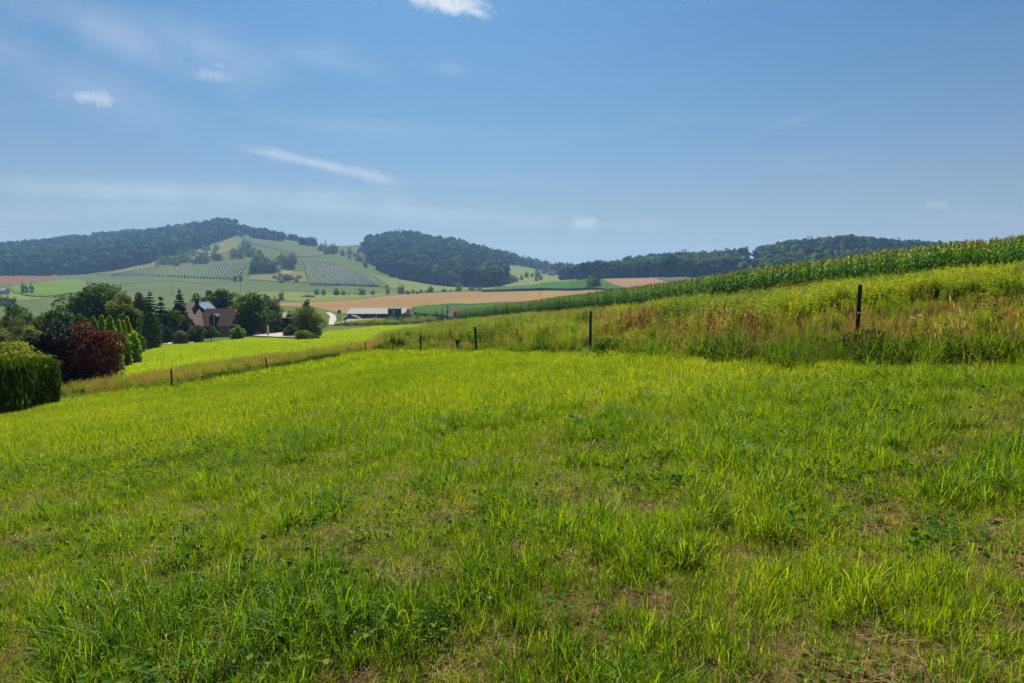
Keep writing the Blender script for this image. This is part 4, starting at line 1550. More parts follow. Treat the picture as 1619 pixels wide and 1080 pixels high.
# ---- woods on the hills
M_forest = leafmat('wood leaves', [(0, (.006, .020, .010)), (.40, (.021, .048, .016)), (.75, (.060, .095, .026)), (1, (.130, .155, .044))], .16, 1.0, .0, 1.2, True, itw=.62)


def dome(lobes, leafme, r):
    """solid lumpy crown wrapped round its lobes, with loose leaf clumps on it"""
    import bmesh
    bm = bmesh.new()
    bmesh.ops.create_icosphere(bm, subdivisions=3, radius=1)
    D = np.array([v.co[:] for v in bm.verts])
    Fc = np.array([[v.index for v in f.verts] for f in bm.faces])
    bm.free()
    c0 = np.array([0, 0, .5])
    best = np.full(len(D), .05)
    for c, rad in lobes:
        o = (c0 - c) / rad
        dd = D / rad
        a = (dd * dd).sum(1)
        b = 2 * (dd @ o)
        q_ = b * b - 4 * a * (o @ o - 1)
        t = np.where(q_ > 0, (-b + np.sqrt(np.maximum(q_, 0))) / (2 * a), 0)
        best = np.maximum(best, t)
    best = best * (1 + r.normal(0, .045, len(D))) * .97
    V = c0 + D * best[:, None]
    n = len(leafme.vertices)
    lv = np.zeros(n * 3, np.float32)
    leafme.vertices.foreach_get('co', lv)
    lc = np.zeros(n, np.float32)
    leafme.attributes['Col'].data.foreach_get('value', lc)
    v, f, c = join([(V, [], Fc, np.clip(r.normal(.5, .14, len(V)), 0, 1)), (lv.reshape(-1, 3), np.arange(n).reshape(-1, 4), [], lc)])
    return mesh_np('wood_crown', v, f, M_forest, c, True)


def forest_protos():
    out = []
    for i in range(6):
        r = np.random.default_rng(700 + i)
        lobes = crown_lobes(r, 1.0, .70, .12, 5, .9)
        leaf = crown_mesh('wood_crown', lobes, 200, .034, M_forest, r, (.97, 1.06), rough=.5)
        out.append(dome(lobes, leaf, r))
    for i in range(2):
        out.append(conifer_mesh('wood_conifer', 1.1, .34, M_forest, np.random.default_rng(720 + i), 13, 7, leaf=.04))
    return proto_coll('woodtree', out)


WOOD = forest_protos()


def forest(name, label, poly, step=11.0, hr=(13, 24), con=.12, gap=.34):
    poly = [tuple(at(p[1], p[2])[:2]) if p[0] == 'y' else tuple(hit(p[0], p[1], p[2] if len(p) > 2 else 600)) for p in poly]
    pa = np.array(poly)
    x0, y0 = pa.min(0)
    x1, y1 = pa.max(0)
    X, Y_ = np.meshgrid(np.arange(x0, x1, step), np.arange(y0, y1, step))
    x = X.ravel() + rng.uniform(-.45, .45, X.size) * step
    y = Y_.ravel() + rng.uniform(-.45, .45, X.size) * step
    k = inpoly(x, y, poly) & (fbm(x, y, 45, 151) > gap)
    x, y = x[k], y[k]
    n = len(x)
    h = rng.uniform(*hr, n) * (.8 + .4 * vn(x, y, 60, 81))
    w = h * rng.uniform(.95, 1.5, n)
    idx = np.where(rnd(n) < con * 2 * vn(x, y, 120, 85), rng.integers(6, 8, n), rng.integers(0, 6, n))
    tint = np.clip(.42 + 1.0 * (fbm(x, y, 90, 83) - .5) + rng.normal(0, .30, n), 0, 1)
    p = on(x, y)
    p[:, 2] -= .6
    stuff(scatter(name, WOOD, 8, p, np.stack([np.zeros(n), np.zeros(n), rnd(n) * 6.28], 1), np.stack([w, w, h], 1), tint, idx), label, 'woodland')


forest('hill_wood', 'dense wood covering the long hill with the highest top', [(-330, 441), (0, 436.5), (86, 436), (148, 431.5), (198, 425), (235, 417), (272, 405), (309, 395), (346, 380), (371, 372.5),
                                                                                 ('y', 377, 1960), ('y', 250, 2100), ('y', 0, 2050), ('y', -330, 1900)], 12.0, (11, 28), .12, .30)
forest('ridge_wood', 'narrow belt of trees along the ridge right of the highest top', [(377, 372.5, 1300), (420, 379, 1300), (455, 384, 1300), (482, 388, 1300), (500, 391.5, 1300), ('y', 502, 1800), ('y', 430, 1840), ('y', 377, 1960)], 11.0, (7, 20), .3, .44)
forest('round_hill_wood', 'dense wood on the round hill in the middle of the skyline', [(573, 395), (587, 421), (617, 436), (659, 446), (718, 453.5), (770, 455), (798, 450.5), (797, 428), (803, 419), (832, 422), (870, 431), (906, 440),
                                                                                         ('y', 925, 1500), ('y', 860, 1800), ('y', 800, 1850), ('y', 700, 1800), ('y', 640, 1800), ('y', 590, 1760)], 11.5, (11, 28), .25, .30)
forest('far_wood', 'dark wood behind the upper stubble field', [(890, 444), (950, 441.2, 780), (1040, 439, 780), (1100, 440.5, 780), (1150, 441.5, 780), (1178, 442, 780), ('y', 1178, 1200), ('y', 1050, 1350), ('y', 950, 1450), ('y', 890, 1500)], 10.5, (15, 26), .15)
forest('maize_hill_wood', 'wooded hill rising behind the maize field', [('y', 1184, 690), ('y', 1250, 670), ('y', 1340, 670), ('y', 1440, 690), ('y', 1620, 720), ('y', 1620, 1300), ('y', 1340, 1300), ('y', 1200, 1300)], 10.0, (12, 21), .12)

# ---- vineyards: every row of vines is a part
M_vine = pal('vine leaves', (.016, .042, .010), (.036, .072, .017), (.062, .102, .026))


def vineyard(label, px, d, spacing, wv=1.1, hv=1.9, ymin=600):
    poly = np.array(px_poly(px, ymin))
    c = poly.mean(0)
    root = thing('vineyard', label, 'vineyard')
    o = sheet('vineyard_ground', [tuple(p) for p in poly], M_vine_ground, .3, .0004, parent=root)
    d = np.array(d, float)
    d /= np.hypot(*d)
    nrm = np.array([d[1], -d[0]])
    s = (poly - c) @ nrm
    k = math.ceil(s.min() / spacing)
    n = len(poly)
    while k * spacing < s.max():
        off = k * spacing
        k += 1
        ts = []
        for i in range(n):
            a, b = poly[i] - c, poly[(i + 1) % n] - c
            sa, sb = a @ nrm - off, b @ nrm - off
            if sa * sb < 0:
                t = sa / (sa - sb)
                ts.append(float((a + (b - a) * t) @ d))
        ts.sort()
        for t0, t1 in zip(ts[::2], ts[1::2]):
            if t1 - t0 < 8:
                continue
            m = max(3, int((t1 - t0) / 5))
            t = np.linspace(t0 + 1, t1 - 1, m)
            j = rng.normal(0, .12, (m, 3))
            P = c + nrm * off + d * t[:, None]
            z = terrain(P[:, 0], P[:, 1]) + .3 + .0004 * P[:, 1]
            w2 = wv / 2 * (1 + j[:, 0])
            V = []
            for sx, zz in ((-1, 0), (-.9, 1), (.9, 1), (1, 0)):
                V.append(np.stack([P[:, 0] + nrm[0] * sx * w2, P[:, 1] + nrm[1] * sx * w2, z + zz * hv * (1 + j[:, 1]) - .3 * (1 - zz)], 1))
            V = np.stack(V, 1).reshape(-1, 3)
            Q = []
            for i in range(m - 1):
                for e in range(3):
                    Q.append((4 * i + e, 4 * i + 4 + e, 4 * i + 5 + e, 4 * i + 1 + e))
            Q += [(0, 1, 2, 3), (4 * m - 1, 4 * m - 2, 4 * m - 3, 4 * m - 4)]
            link('vine_row', mesh_np('vine_row', V, [np.array(Q)], M_vine, np.repeat(np.clip(.45 + j[:, 2] * 2, 0, 1), 4)), root)


vineyard('boldly striped vineyard on the slope beside the dark grove', [(478, 411), (519, 413), (537, 417), (554, 429), (579, 436), (600, 454), (560, 453), (527, 452.5), (490, 451)], (-.35, 1), 3.5, 1.5, 2.0)
vineyard('wide pale vineyard below the wooded long hill', [(174, 436.3), (205, 430), (235, 426.5), (296, 421.5), (358, 416), (394, 415), (372, 442.5), (340, 441), (309, 439.5), (240, 437.5)], (-.47, 1), 4.2, 1.5, 1.9)
fld('upper_vineyard', [(378, 373), (420, 380), (470, 388), (500, 394), (512, 405), (478, 407), (445, 396), (405, 387)], fieldmat('upper vineyard rows', (.090, .120, .050), (.140, .165, .070), .02, .3, stripe=(10, 9, .2)),
    'pale green vineyard slope under the ridge belt', 900, off=.5)


# ---- the maize field
M_corn = leafmat('maize leaves', [(0, (.014, .060, .006)), (.5, (.068, .185, .007)), (.85, (.155, .290, .012)), (1, (.30, .34, .05))], .46, .55, .12, 1.3, False, ospread=.3)
M_corn_i = leafmat('maize leaves massed', [(0, (.014, .060, .006)), (.5, (.068, .185, .007)), (.85, (.155, .290, .012)), (1, (.30, .34, .05))], .46, .55, .12, 1.3, True, itw=.3)
M_tassel = solid('maize tassel', (.40, .26, .085), .8, .3, 8)


def maize_mesh(r, mat, h=2.55):
    V, Q, C, F2 = [], [], [], []
    m = MB()
    lean = np.array([r.normal(0, .05), r.normal(0, .05), 1])
    nleaf = 11
    ph0 = r.random() * 6.28
    for i in range(nleaf):
        t = .12 + .76 * i / (nleaf - 1)
        b = lean * h * t
        ph = ph0 + math.pi * i + r.normal(0, .35)
        ln = (.85 - .45 * abs(t - .5)) * r.uniform(.8, 1.1)
        w = .048 * r.uniform(.8, 1.2)
        th = r.uniform(.35, .6)
        p = np.array(b, float)
        side = np.array([-math.sin(ph), math.cos(ph), 0])
        k0 = len(V)
        c = float(np.clip(r.normal(.5, .22), 0, 1))
        segs = 5
        for s in range(segs + 1):
            ww = w * (.5 + 1.2 * s / segs if s < 2 else 1.15 - 1.05 * (s / segs) ** 2)
            V += [p - side * ww, p + side * ww]
            C += [c, c]
            dd = np.array([math.sin(th) * math.cos(ph), math.sin(th) * math.sin(ph), math.cos(th)])
            p = p + dd * ln / segs
            th += r.uniform(.25, .55)
        for s in range(segs):
            Q.append((k0 + 2 * s, k0 + 2 * s + 1, k0 + 2 * s + 3, k0 + 2 * s + 2))
    # stalk
    k0 = len(V)
    for z, rad in ((-.1, .016), (h * .9, .008)):
        for a in range(4):
            V.append(lean * z + np.array([math.cos(a * 1.571) * rad, math.sin(a * 1.571) * rad, 0]))
            C.append(.55)
    for a in range(4):
        Q.append((k0 + a, k0 + (a + 1) % 4, k0 + 4 + (a + 1) % 4, k0 + 4 + a))
    nq = len(Q)
    # tassel
    top = lean * h * .88
    for a in range(7):
        ph = a * .9 + r.random()
        d = np.array([math.cos(ph) * .5, math.sin(ph) * .5, 1.2]) if a else np.array([0, 0, 1.3])
        d = d / np.linalg.norm(d) * r.uniform(.2, .36)
        s = np.array([-math.sin(ph), math.cos(ph), 0]) * .012
        k0 = len(V)
        V += [top - s, top + s, top + d + s, top + d - s]
        C += [.5] * 4
        Q.append((k0, k0 + 1, k0 + 2, k0 + 3))
    me = mesh_np('maize_plant', np.array(V), [np.array(Q)], [mat, M_tassel], np.array(C))
    mi = np.zeros(len(Q), np.int32)
    mi[nq:] = 1
    me.polygons.foreach_set('material_index', mi)
    return me


def maize():
    e = np.array(CORN_EDGE)
    # smooth the edge line
    s = np.concatenate([[0], np.cumsum(np.hypot(*np.diff(e, axis=0).T))])
    def edge(t):
        return np.stack([pchip(s, e[:, 0], t), pchip(s, e[:, 1], t)], 1)
    P, row = [], []
    for k in range(19):
        t = np.arange(0, s[-1], .21 if k < 6 else .3) + rng.random() * .2
        t = t + rng.normal(0, .03, len(t))
        p = edge(t)
        d = edge(t + .5) - edge(t - .5)
        d /= np.hypot(d[:, 0], d[:, 1])[:, None]
        nrm = np.stack([d[:, 1], -d[:, 0]], 1)
        p = p + nrm * (k * .75) + rng.normal(0, .04, p.shape)
        P.append(p)
        row.append(np.full(len(p), k))
    P, row = np.vstack(P), np.concatenate(row)
    A = P[:, 0] / P[:, 1]
    keep = A < 1.0
    P, row, A = P[keep], row[keep], A[keep]
    n = len(P)
    sc_ = rng.uniform(.88, 1.12, n) * (.94 + .12 * vn(P[:, 0], P[:, 1], 8, 91))
    # the nearest plants of the two front rows stand as single plants
    dist = np.hypot(P[:, 0], P[:, 1])
    cand = np.where((row < 3) & (A < .76))[0]
    cand = cand[np.argsort(dist[cand] + row[cand] * 4)][:300]
    single = np.zeros(n, bool)
    single[cand] = True
    r = np.random.default_rng(900)
    mes = [maize_mesh(r, M_corn) for _ in range(8)]
    z = terrain(P[:, 0], P[:, 1])
    for i in cand:
        o = link('maize_plant', mes[int(r.integers(0, 8))], None, (P[i, 0], P[i, 1], z[i]), (0, 0, r.random() * 6.28))
        o.scale = (sc_[i],) * 3
        tag(o, 'tasselled maize plant in the front rows at the tall end of the field', 'maize', 'maize plants at the edge of the field')
    m = ~single
    coll = proto_coll('maizemass', [maize_mesh(r, M_corn_i) for _ in range(8)])
    p = np.stack([P[m, 0], P[m, 1], z[m]], 1)
    stuff(scatter('maize_crop', coll, 8, p, eul(m.sum(), .03), sc_[m], rnd(m.sum())), 'mass of tasselled maize plants climbing the slope', 'maize')


maize()


M_nettle = pal('nettle leaves', (.016, .045, .005), (.046, .100, .010), (.12, .18, .018), .4)
# ---- fence posts
M_post = solid('weathered post', (.050, .040, .032), .9, .5, 9, bump=.6, stretch=(1, 1, .2))
M_insul = solid('insulator', (.55, .55, .52), .5, .1, 5)


def post(label, u, vtop, vb, wid, lean=(0, 0), group=None, insul=False, ymin=6):
    g = hit(u, vb, ymin, 90)
    z = float(terrain(*g))
    h = W(u, vtop, g[1])[2] - z
    r = np.random.default_rng(int(u))
    m = MB()
    n = 9
    rings = [(-.3, 1.02), (0, 1.0), (h * .35, .97), (h * .7, .97), (h - .015, .93), (h, .80)]
    vs, fs = [], []
    for k, (zz, f) in enumerate(rings):
        for i in range(n):
            a = 6.283 * i / n
            rr = wid / 2 * f * (1 + .09 * math.sin(i * 2.3 + k * .4) + r.normal(0, .025))
            vs.append((math.cos(a) * rr + lean[0] * zz, math.sin(a) * rr + lean[1] * zz, zz + (r.normal(0, .006) if k == 5 else 0)))
    for k in range(len(rings) - 1):
        for i in range(n):
            fs.append((k * n + i, k * n + (i + 1) % n, (k + 1) * n + (i + 1) % n, (k + 1) * n + i))
    fs.append(tuple(range((len(rings) - 1) * n, len(rings) * n)))
    m.add(vs, fs)
    root = m.build('fence_post', M_post, None, (g[0], g[1], z))
    tag(root, label, 'fence post', group)
    if insul:
        MB().tube((-.012 + lean[0] * h * .62, -wid / 2 - .035, h * .62), (-.012 + lean[0] * h * .62, -wid / 2 + .01, h * .62), .016, .02, 8).build('insulator', M_insul, root)


post('tall thick dark wooden post standing in the goldenrod weeds', 1352, 450, 566, .078, (.02, 0), None, True)
post('dark wooden post of middle height against the maize slope', 933, 492, 557, .085)
post('dark post leaning slightly beside the short stump', 753, 517, 556, .10, (-.05, 0))
post('short rotten stump of a post in the seeding grass', 723.5, 537, 556, .16)
post('thin upright post between stump and tilted post', 665, 528, 556, .075)
post('thin post tilted far to one side at the fence corner', 620, 533, 556, .08, (.22, 0))
post('thin low post where the two fence lines meet', 578, 540, 557, .07)
post('low thin post tilted over the bramble patch', 423, 566, 586, .075, (-.12, 0))
post('low upright post in the straw coloured strip', 272, 584, 612, .07)
post('low post at the foot of the clipped hedge', 80, 615, 637, .07)


plant('broad', 'nettle_bush', 'dense dark green nettle bush at the foot of the tall thick post', 'bush', 1388, 12.2, 521, 100, M_nettle, 3600, .030, .02, 12, flat=.7)
plant('broad', 'nettle_bush', 'low dark green bush beside the post of middle height', 'bush', 968, 20.6, 535, 70, M_nettle, 2600, .036, .02, 10, flat=.7)
plant('broad', 'nettle_bush', 'low leafy bush against the leaning post beside the stump', 'bush', 768, 34.5, 541, 40, M_nettle, 1800, .045, .02, 10, flat=.7)
# ---- single plants in the meadow
def dock(label, u, v, s, seed):
    r = np.random.default_rng(seed)
    g = hit(u, v, 1.5, 60)
    root = thing('dock_plant', label, 'plant', (g[0], g[1], float(terrain(*g))), r.random() * 6)
    for i in range(8):
        ph = i * .8 + r.normal(0, .2)
        ln, w, th = s * r.uniform(.7, 1.15), s * r.uniform(.15, .22), r.uniform(.15, .75)
        p = np.array([0, 0, 0.0])
        side = np.array([-math.sin(ph), math.cos(ph), 0])
        V, C = [], []
        segs = 7
        for k in range(segs + 1):
            t = k / segs
            ww = w * math.sin(math.pi * min(1, t * .93 + .07)) ** .8 * (.10 if t < .22 else 1) * (1 + .12 * math.sin(k * 2.7))
            nz = np.array([0, 0, ww * .35])
            V += [p - side * ww + nz, p, p + side * ww + nz]
            C += [.5 + r.normal(0, .1)] * 3
            d = np.array([math.sin(th) * math.cos(ph), math.sin(th) * math.sin(ph), math.cos(th)])
            p = p + d * ln / segs
            th += r.uniform(.08, .25)
        Q = []
        for k in range(segs):
            for e in (0, 1):
                Q.append((3 * k + e, 3 * k + e + 1, 3 * k + e + 4, 3 * k + e + 3))
        link('leaf', mesh_np('leaf', np.array(V), [np.array(Q)], M_dock, np.array(C), True), root)


M_dock = leafmat('dock leaf', [(0, (.06, .13, .02)), (.6, (.13, .22, .035)), (1, (.22, .29, .08))], .45, .6, .1, 1.2)
dock('clump of broad pale green dock leaves in the near turf', 588, 1010, .15, 1)
dock('flattened pale dock rosette among thin turf and bare soil', 1078, 885, .16, 2)
dock('small dock plant in the mid meadow grass', 905, 668, .20, 4)
M_white = leafmat('white umbel', [(0, (.6, .6, .55)), (1, (.8, .8, .76))], .3, .6, .2, 1.0, warm=(1, 1, 1))


def umbel(u, v, Y, seed):
    r = np.random.default_rng(seed)
    b = at(u, Y)
    h = W(u, v, Y)[2] - b[2]
    if h < .3:
        return
    root = thing('wild_carrot', 'white flat flower head on a thin stalk among the bank weeds', 'flower', b, 0, 'white umbels on the bank')
    MB().tube((0, 0, -.05), (0, 0, h), .006, .004, 5, False).build('stalk', M_umb_stalk, root)
    n = 60
    a, rr = r.random(n) * 6.28, np.sqrt(r.random(n)) * .055
    P = np.stack([np.cos(a) * rr, np.sin(a) * rr, h + .012 - rr * .1 + r.normal(0, .003, n)], 1)
    vv, qq, cc = quads(P, np.stack([r.normal(0, .3, n), r.normal(0, .3, n), np.ones(n)], 1), .011, .9, r, r.random(n))
    link('flower_head', mesh_np('flower_head', vv, [qq], M_white, cc), root)


M_umb_stalk = solid('umbel stalk', (.12, .17, .05), .8, .2, 5)
for i, (u, v) in enumerate([(1445, 503), (1455, 499), (1480, 504), (1464, 514), (1572, 494), (1607, 508), (1575, 532), (1376, 513), (888, 541)]):
    umbel(u, v, 15.5 + (i % 3) * 1.2 if u > 1000 else 27, i + 40)

# ================================================================== buildings
M_render = solid('cream render', (.34, .27, .165), .9, .12, 3)
M_grey = solid('grey render', (.30, .31, .31), .9, .12, 3)
M_white_w = solid('white render', (.50, .49, .46), .85, .08, 3)
M_brown_roof = solid('brown tiles', (.078, .046, .031), .8, .45, 2.2, bump=.6)
M_red_roof = solid('dull red tiles', (.150, .062, .042), .8, .4, 2.2, bump=.6)
M_dark_wood = solid('dark timber', (.050, .040, .032), .85, .35, 3, stretch=(6, 6, .6))
M_metal_roof = solid('pale sheet roof', (.30, .285, .26), .95, .10, .6, spec=.02)
M_grey_roof = solid('grey cement roof', (.20, .17, .145), .85, .35, 1.5)
M_dark_roof = solid('dark slate roof', (.055, .055, .06), .8, .3, 2)
M_glass = solid('window glass', (.020, .025, .030), .08, .1, 1, spec=.6)
M_frame = solid('window frame', (.50, .47, .42), .7, .08, 4)
M_brownf = solid('brown window frame', (.10, .065, .04), .7, .15, 4)
M_panel = solid('solar panel', (.10, .13, .17), .25, .06, 1.2, spec=1.0)
M_alu = solid('aluminium', (.60, .62, .64), .35, .05, 4, metallic=.8)
M_chim = solid('chimney brick', (.075, .055, .045), .9, .3, 6)


def window(parent, x, z, w, h, y, frame=None, name='window'):
    """in the wall facing -y at y"""
    o = MB().box(x - w / 2 - .07, x + w / 2 + .07, y - .05, y + .04, z - .07, z).box(x - w / 2 - .07, x + w / 2 + .07, y - .05, y + .04, z + h, z + h + .07) \
        .box(x - w / 2 - .07, x - w / 2, y - .05, y + .04, z, z + h).box(x + w / 2, x + w / 2 + .07, y - .05, y + .04, z, z + h) \
        .box(x - .03, x + .03, y - .04, y + .04, z, z + h).build(name, frame or M_frame, parent)
    MB().box(x - w / 2, x - .03, y - .02, y + .02, z, z + h).box(x + .03, x + w / 2, y - .02, y + .02, z, z + h).build('pane', M_glass, o)
    return o


def xwindow(parent, y, z, w, h, x):
    """in a wall facing +x at x"""
    o = MB().box(x - .04, x + .05, y - w / 2 - .07, y + w / 2 + .07, z - .07, z).box(x - .04, x + .05, y - w / 2 - .07, y + w / 2 + .07, z + h, z + h + .07) \
        .box(x - .04, x + .05, y - w / 2 - .07, y - w / 2, z, z + h).box(x - .04, x + .05, y + w / 2, y + w / 2 + .07, z, z + h).build('window', M_frame, parent)
    MB().box(x - .02, x + .02, y - w / 2, y + w / 2, z, z + h).build('pane', M_glass, o)


def gable_roof(parent, x0, x1, y0, y1, ze, zr, mat, over=.4, t=.18):
    """ridge along y, eaves at x0 and x1"""
    xm = (x0 + x1) / 2
    k = (zr - ze) / (xm - x0)
    m = MB()
    for s, xe in ((-1, x0), (1, x1)):
        a, b = (xe + s * over, y0 - over, ze - k * over), (xe + s * over, y1 + over, ze - k * over)
        c, d = (xm, y1 + over, zr), (xm, y0 - over, zr)
        pts = [a, d, c, b] if s < 0 else [d, a, b, c]
        m.slab([tuple(p) for p in pts][::-1] if s < 0 else pts, t)
    return m.build('roof', mat, parent)


# ---- the house by the garden
def house():
    b = at(322, 138)
    root = thing('farm_house', 'cream gabled house with brown tiled roof, dark cross wing and solar panel', 'house', (b[0] - 5.0, b[1], b[2] - .3), math.radians(-10))
    root.scale = (.94, .94, .94)
    root.location.z = W(322, 531, 138)[2] - .3
    wl, ln, ze, zr = 3.9, 10.5, 3.0, 7.3
    # main block: gable towards -y, ridge along y
    MB().prism([(-wl, -1.2), (wl, -1.2), (wl, ze), (0, zr - .22), (-wl, ze)], 0, ln).build('wall', M_render, root)
    MB().box(-wl - .02, wl + .02, -.06, -.004, 2.75, 2.92).build('timber_band', M_brownf, root)
    rf = gable_roof(root, -wl, wl, 0, ln, ze, zr, M_brown_roof, .55, .2)
    ch = MB().box(.5, 1.15, 4.6, 5.3, 5.6, 8.25).build('chimney', M_chim, rf)
    MB().box(.42, 1.23, 4.52, 5.38, 8.25, 8.4).build('chimney_cap', M_grey, ch)
    window(root, -.5, 3.6, 1.5, 1.3, -.03, M_brownf)
    window(root, 1.6, .75, 1.5, 1.2, -.03, M_brownf)
    window(root, -1.7, .75, 1.3, 1.2, -.03, M_brownf)
    # cross wing on the +x side: ridge along x, its slope faces the meadow
    wx0, wx1, wy0, wy1, we, wr = wl - .6, wl + 6.3, 2.4, 8.8, 2.9, 6.0
    ym = (wy0 + wy1) / 2
    MB().add([(wx0, wy0, -1.2), (wx1, wy0, -1.2), (wx1, wy1, -1.2), (wx0, wy1, -1.2), (wx0, wy0, we), (wx1, wy0, we), (wx1, wy1, we), (wx0, wy1, we), (wx0, ym, wr - .3), (wx1, ym, wr - .3)],
             [(0, 1, 5, 4), (2, 3, 7, 6), (1, 2, 6, 9, 5), (3, 0, 4, 8, 7)]).build('wing_wall', M_render, root)
    k = (wr - we) / (ym - wy0)
    o = .55
    rw = MB()
    # half-hipped end
    hx = wx1 + .5
    cut = .42
    rw.slab([(wx0 - .8, ym, wr), (wx0 - .8, wy0 - o, we - k * o), (hx, wy0 - o, we - k * o), (hx, ym - (ym - wy0) * cut, wr - (wr - we) * cut), (hx - 1.3, ym, wr)], .2)
    rw.slab([(hx - 1.3, ym, wr), (hx, ym + (wy1 - ym) * cut, wr - (wr - we) * cut), (hx, wy1 + o, we - k * o), (wx0 - .8, wy1 + o, we - k * o), (wx0 - .8, ym, wr)], .2)
    rw.slab([(hx - 1.3, ym, wr), (hx, ym - (ym - wy0) * cut, wr - (wr - we) * cut), (hx, ym + (wy1 - ym) * cut, wr - (wr - we) * cut)], .2)
    wrf = rw.build('wing_roof', M_brown_roof, root)
    wrf['label'] = 'dark cross wing roof with a half hipped end'
    # dormer in the wing slope
    dm = MB().prism([(5.2, 3.2), (7.0, 3.2), (7.0, 4.4), (6.1, 5.0), (5.2, 4.4)], 2.75, 4.4).build('dormer', M_dark_wood, wrf)
    window(root, 4.9, .9, 1.1, 1.2, wy0 - .03, M_brownf)
    MB().box(6.6, 7.6, wy0 - .07, wy0 - .004, -.2, 2.0).build('door', M_dark_wood, root)
    xwindow(root, 5.2, .9, 1.2, 1.2, wx1 + .03)
    MB().slab([(wx1 - .1, wy0 - .2, 2.75), (wx1 + 2.4, wy0 - .2, 2.55), (wx1 + 2.4, wy0 + 2.6, 2.55), (wx1 - .1, wy0 + 2.6, 2.75)], .12).build('porch_roof', M_frame, root)
    for yy in (wy0 - .1, wy0 + 2.5):
        MB().box(wx1 + 2.2, wx1 + 2.32, yy - .06, yy + .06, -1, 2.44).build('porch_post', M_dark_wood, root)
    # solar collectors on a tilted frame on the right hand slope of the main roof, behind the chimney
    kk = (zr - ze) / wl
    for j in range(3):
        y0, y1 = 5.65 + j * 1.45, 7.03 + j * 1.45
        pts = [(.25, y0, zr - .25 * kk + .16), (2.35, y0, zr - 2.35 * kk + .9), (2.35, y1, zr - 2.35 * kk + .9), (.25, y1, zr - .25 * kk + .16)]
        p = MB().slab(pts, .07).build('solar_panel', M_panel, root)
        MB().box(2.2, 2.28, y0 + .1, y0 + .18, zr - 2.4 * kk - .1, zr - 2.28 * kk + .75).build('strut', M_alu, p)


house()


def lamp():
    b = at(337, 122)
    h = W(337, 497, 122)[2] - b[2]
    root = thing('street_lamp', 'thin grey street lamp in front of the house wing', 'lamp', b)
    MB().tube((0, 0, -.3), (0, 0, h * .5), .06, .05, 8).tube((0, 0, h * .5), (0, 0, h), .05, .04, 8).build('pole', M_alu, root)
    MB().tube((0, 0, h - .02), (.42, 0, h + .04), .03, .025, 7).build('arm', M_alu, root)
    MB().box(.30, .85, -.09, .09, h + .02, h + .13).build('lamp_head', M_frame, root)


lamp()


def yard():
    # lounger by the house
    M_blue_p = solid('blue plastic', (.10, .30, .42), .5, .15, 3)
    b = at(378, 132)
    z = W(378, 516, 132)[2]
    root = thing('garden_lounger', 'light blue reclining lounger with raised back beside the house', 'lounger', (b[0], b[1], min(z, b[2] + .5)), math.radians(8))
    MB().box(-.6, 1.15, -.35, .35, .42, .54).build('seat', M_blue_p, root)
    MB().slab([(-.62, -.35, .5), (-.62, .35, .5), (-1.05, .35, 1.25), (-1.05, -.35, 1.25)], .08).build('backrest', M_blue_p, root)
    MB().box(-.35, .1, -.3, .3, .545, .70).build('cushion', M_white_w, root)
    for x in (-.5, 1.0):
        for y in (-.3, .3):
            MB().box(x - .03, x + .03, y - .03, y + .03, -.5, .42).build('leg', M_alu, root)
    # gate pillar
    b = at(422, 131)
    root = thing('gate_pillar', 'white square gate pillar beside the yard lane', 'pillar', b)
    h = max(.8, W(422, 515.5, 131)[2] - b[2])
    MB().box(-.16, .16, -.16, .16, -.3, h).build('shaft', M_white_w, root)
    MB().box(-.21, .21, -.21, .21, h, h + .08).build('cap', M_grey, root)
    # carport and car
    b = at(447, 148)
    root = thing('carport', 'dark timber carport with a pale roof edge behind the lane', 'carport', (b[0], b[1], W(447, 521, 148)[2] - .1), math.radians(-12))
    MB().box(-1.5, -1.38, 0, 4.4, -.6, 2.5).build('side_wall', M_dark_wood, root)
    MB().box(-1.38, 1.9, 4.28, 4.4, -.6, 2.5).build('back_wall', M_dark_wood, root)
    MB().box(1.78, 1.9, 0, .12, -.6, 2.5).build('post', M_dark_wood, root)
    MB().box(-1.7, 2.1, -.3, 4.6, 2.504, 2.66).build('roof', M_dark_roof, root)
    M_red_paint = solid('red car paint', (.30, .022, .018), .25, .06, 2, spec=.6)
    M_tyre = solid('tyre', (.02, .02, .02), .9, .1, 5)
    rc = thing('parked_car', 'red car parked in the dark carport', 'car', (root.location.x + .75, root.location.y + 1.9, root.location.z - .35), math.radians(-12))
    MB().prism([(-.82, .28), (.82, .28), (.85, .60), (.80, .88), (-.80, .88), (-.85, .60)], -2.0, 2.0).build('body', M_red_paint, rc)
    MB().add([(-.75, -1.2, .885), (.75, -1.2, .885), (.75, 1.9, .885), (-.75, 1.9, .885), (-.58, -.5, 1.42), (.58, -.5, 1.42), (.58, 1.3, 1.42), (-.58, 1.3, 1.42)],
             [(0, 1, 5, 4), (1, 2, 6, 5), (2, 3, 7, 6), (3, 0, 4, 7), (4, 5, 6, 7)]).build('cabin_glass', M_glass, rc)
    MB().box(-.60, .60, -.5, 1.3, 1.424, 1.47).build('car_roof', M_white_w, rc)
    for x in (-.8, .8):
        for y in (-1.25, 1.25):
            wh = MB().tube((x - .1, y, .30), (x + .1, y, .30), .30, .30, 14).build('wheel', M_tyre, rc)
            MB().tube((x - .11, y, .30), (x + .11, y, .30), .16, .16, 10).build('rim', M_alu, wh)
        MB().box(x * .75 - .14, x * .75 + .14, -2.04, -1.99, .58, .74).build('headlight', M_frame, rc)


yard()


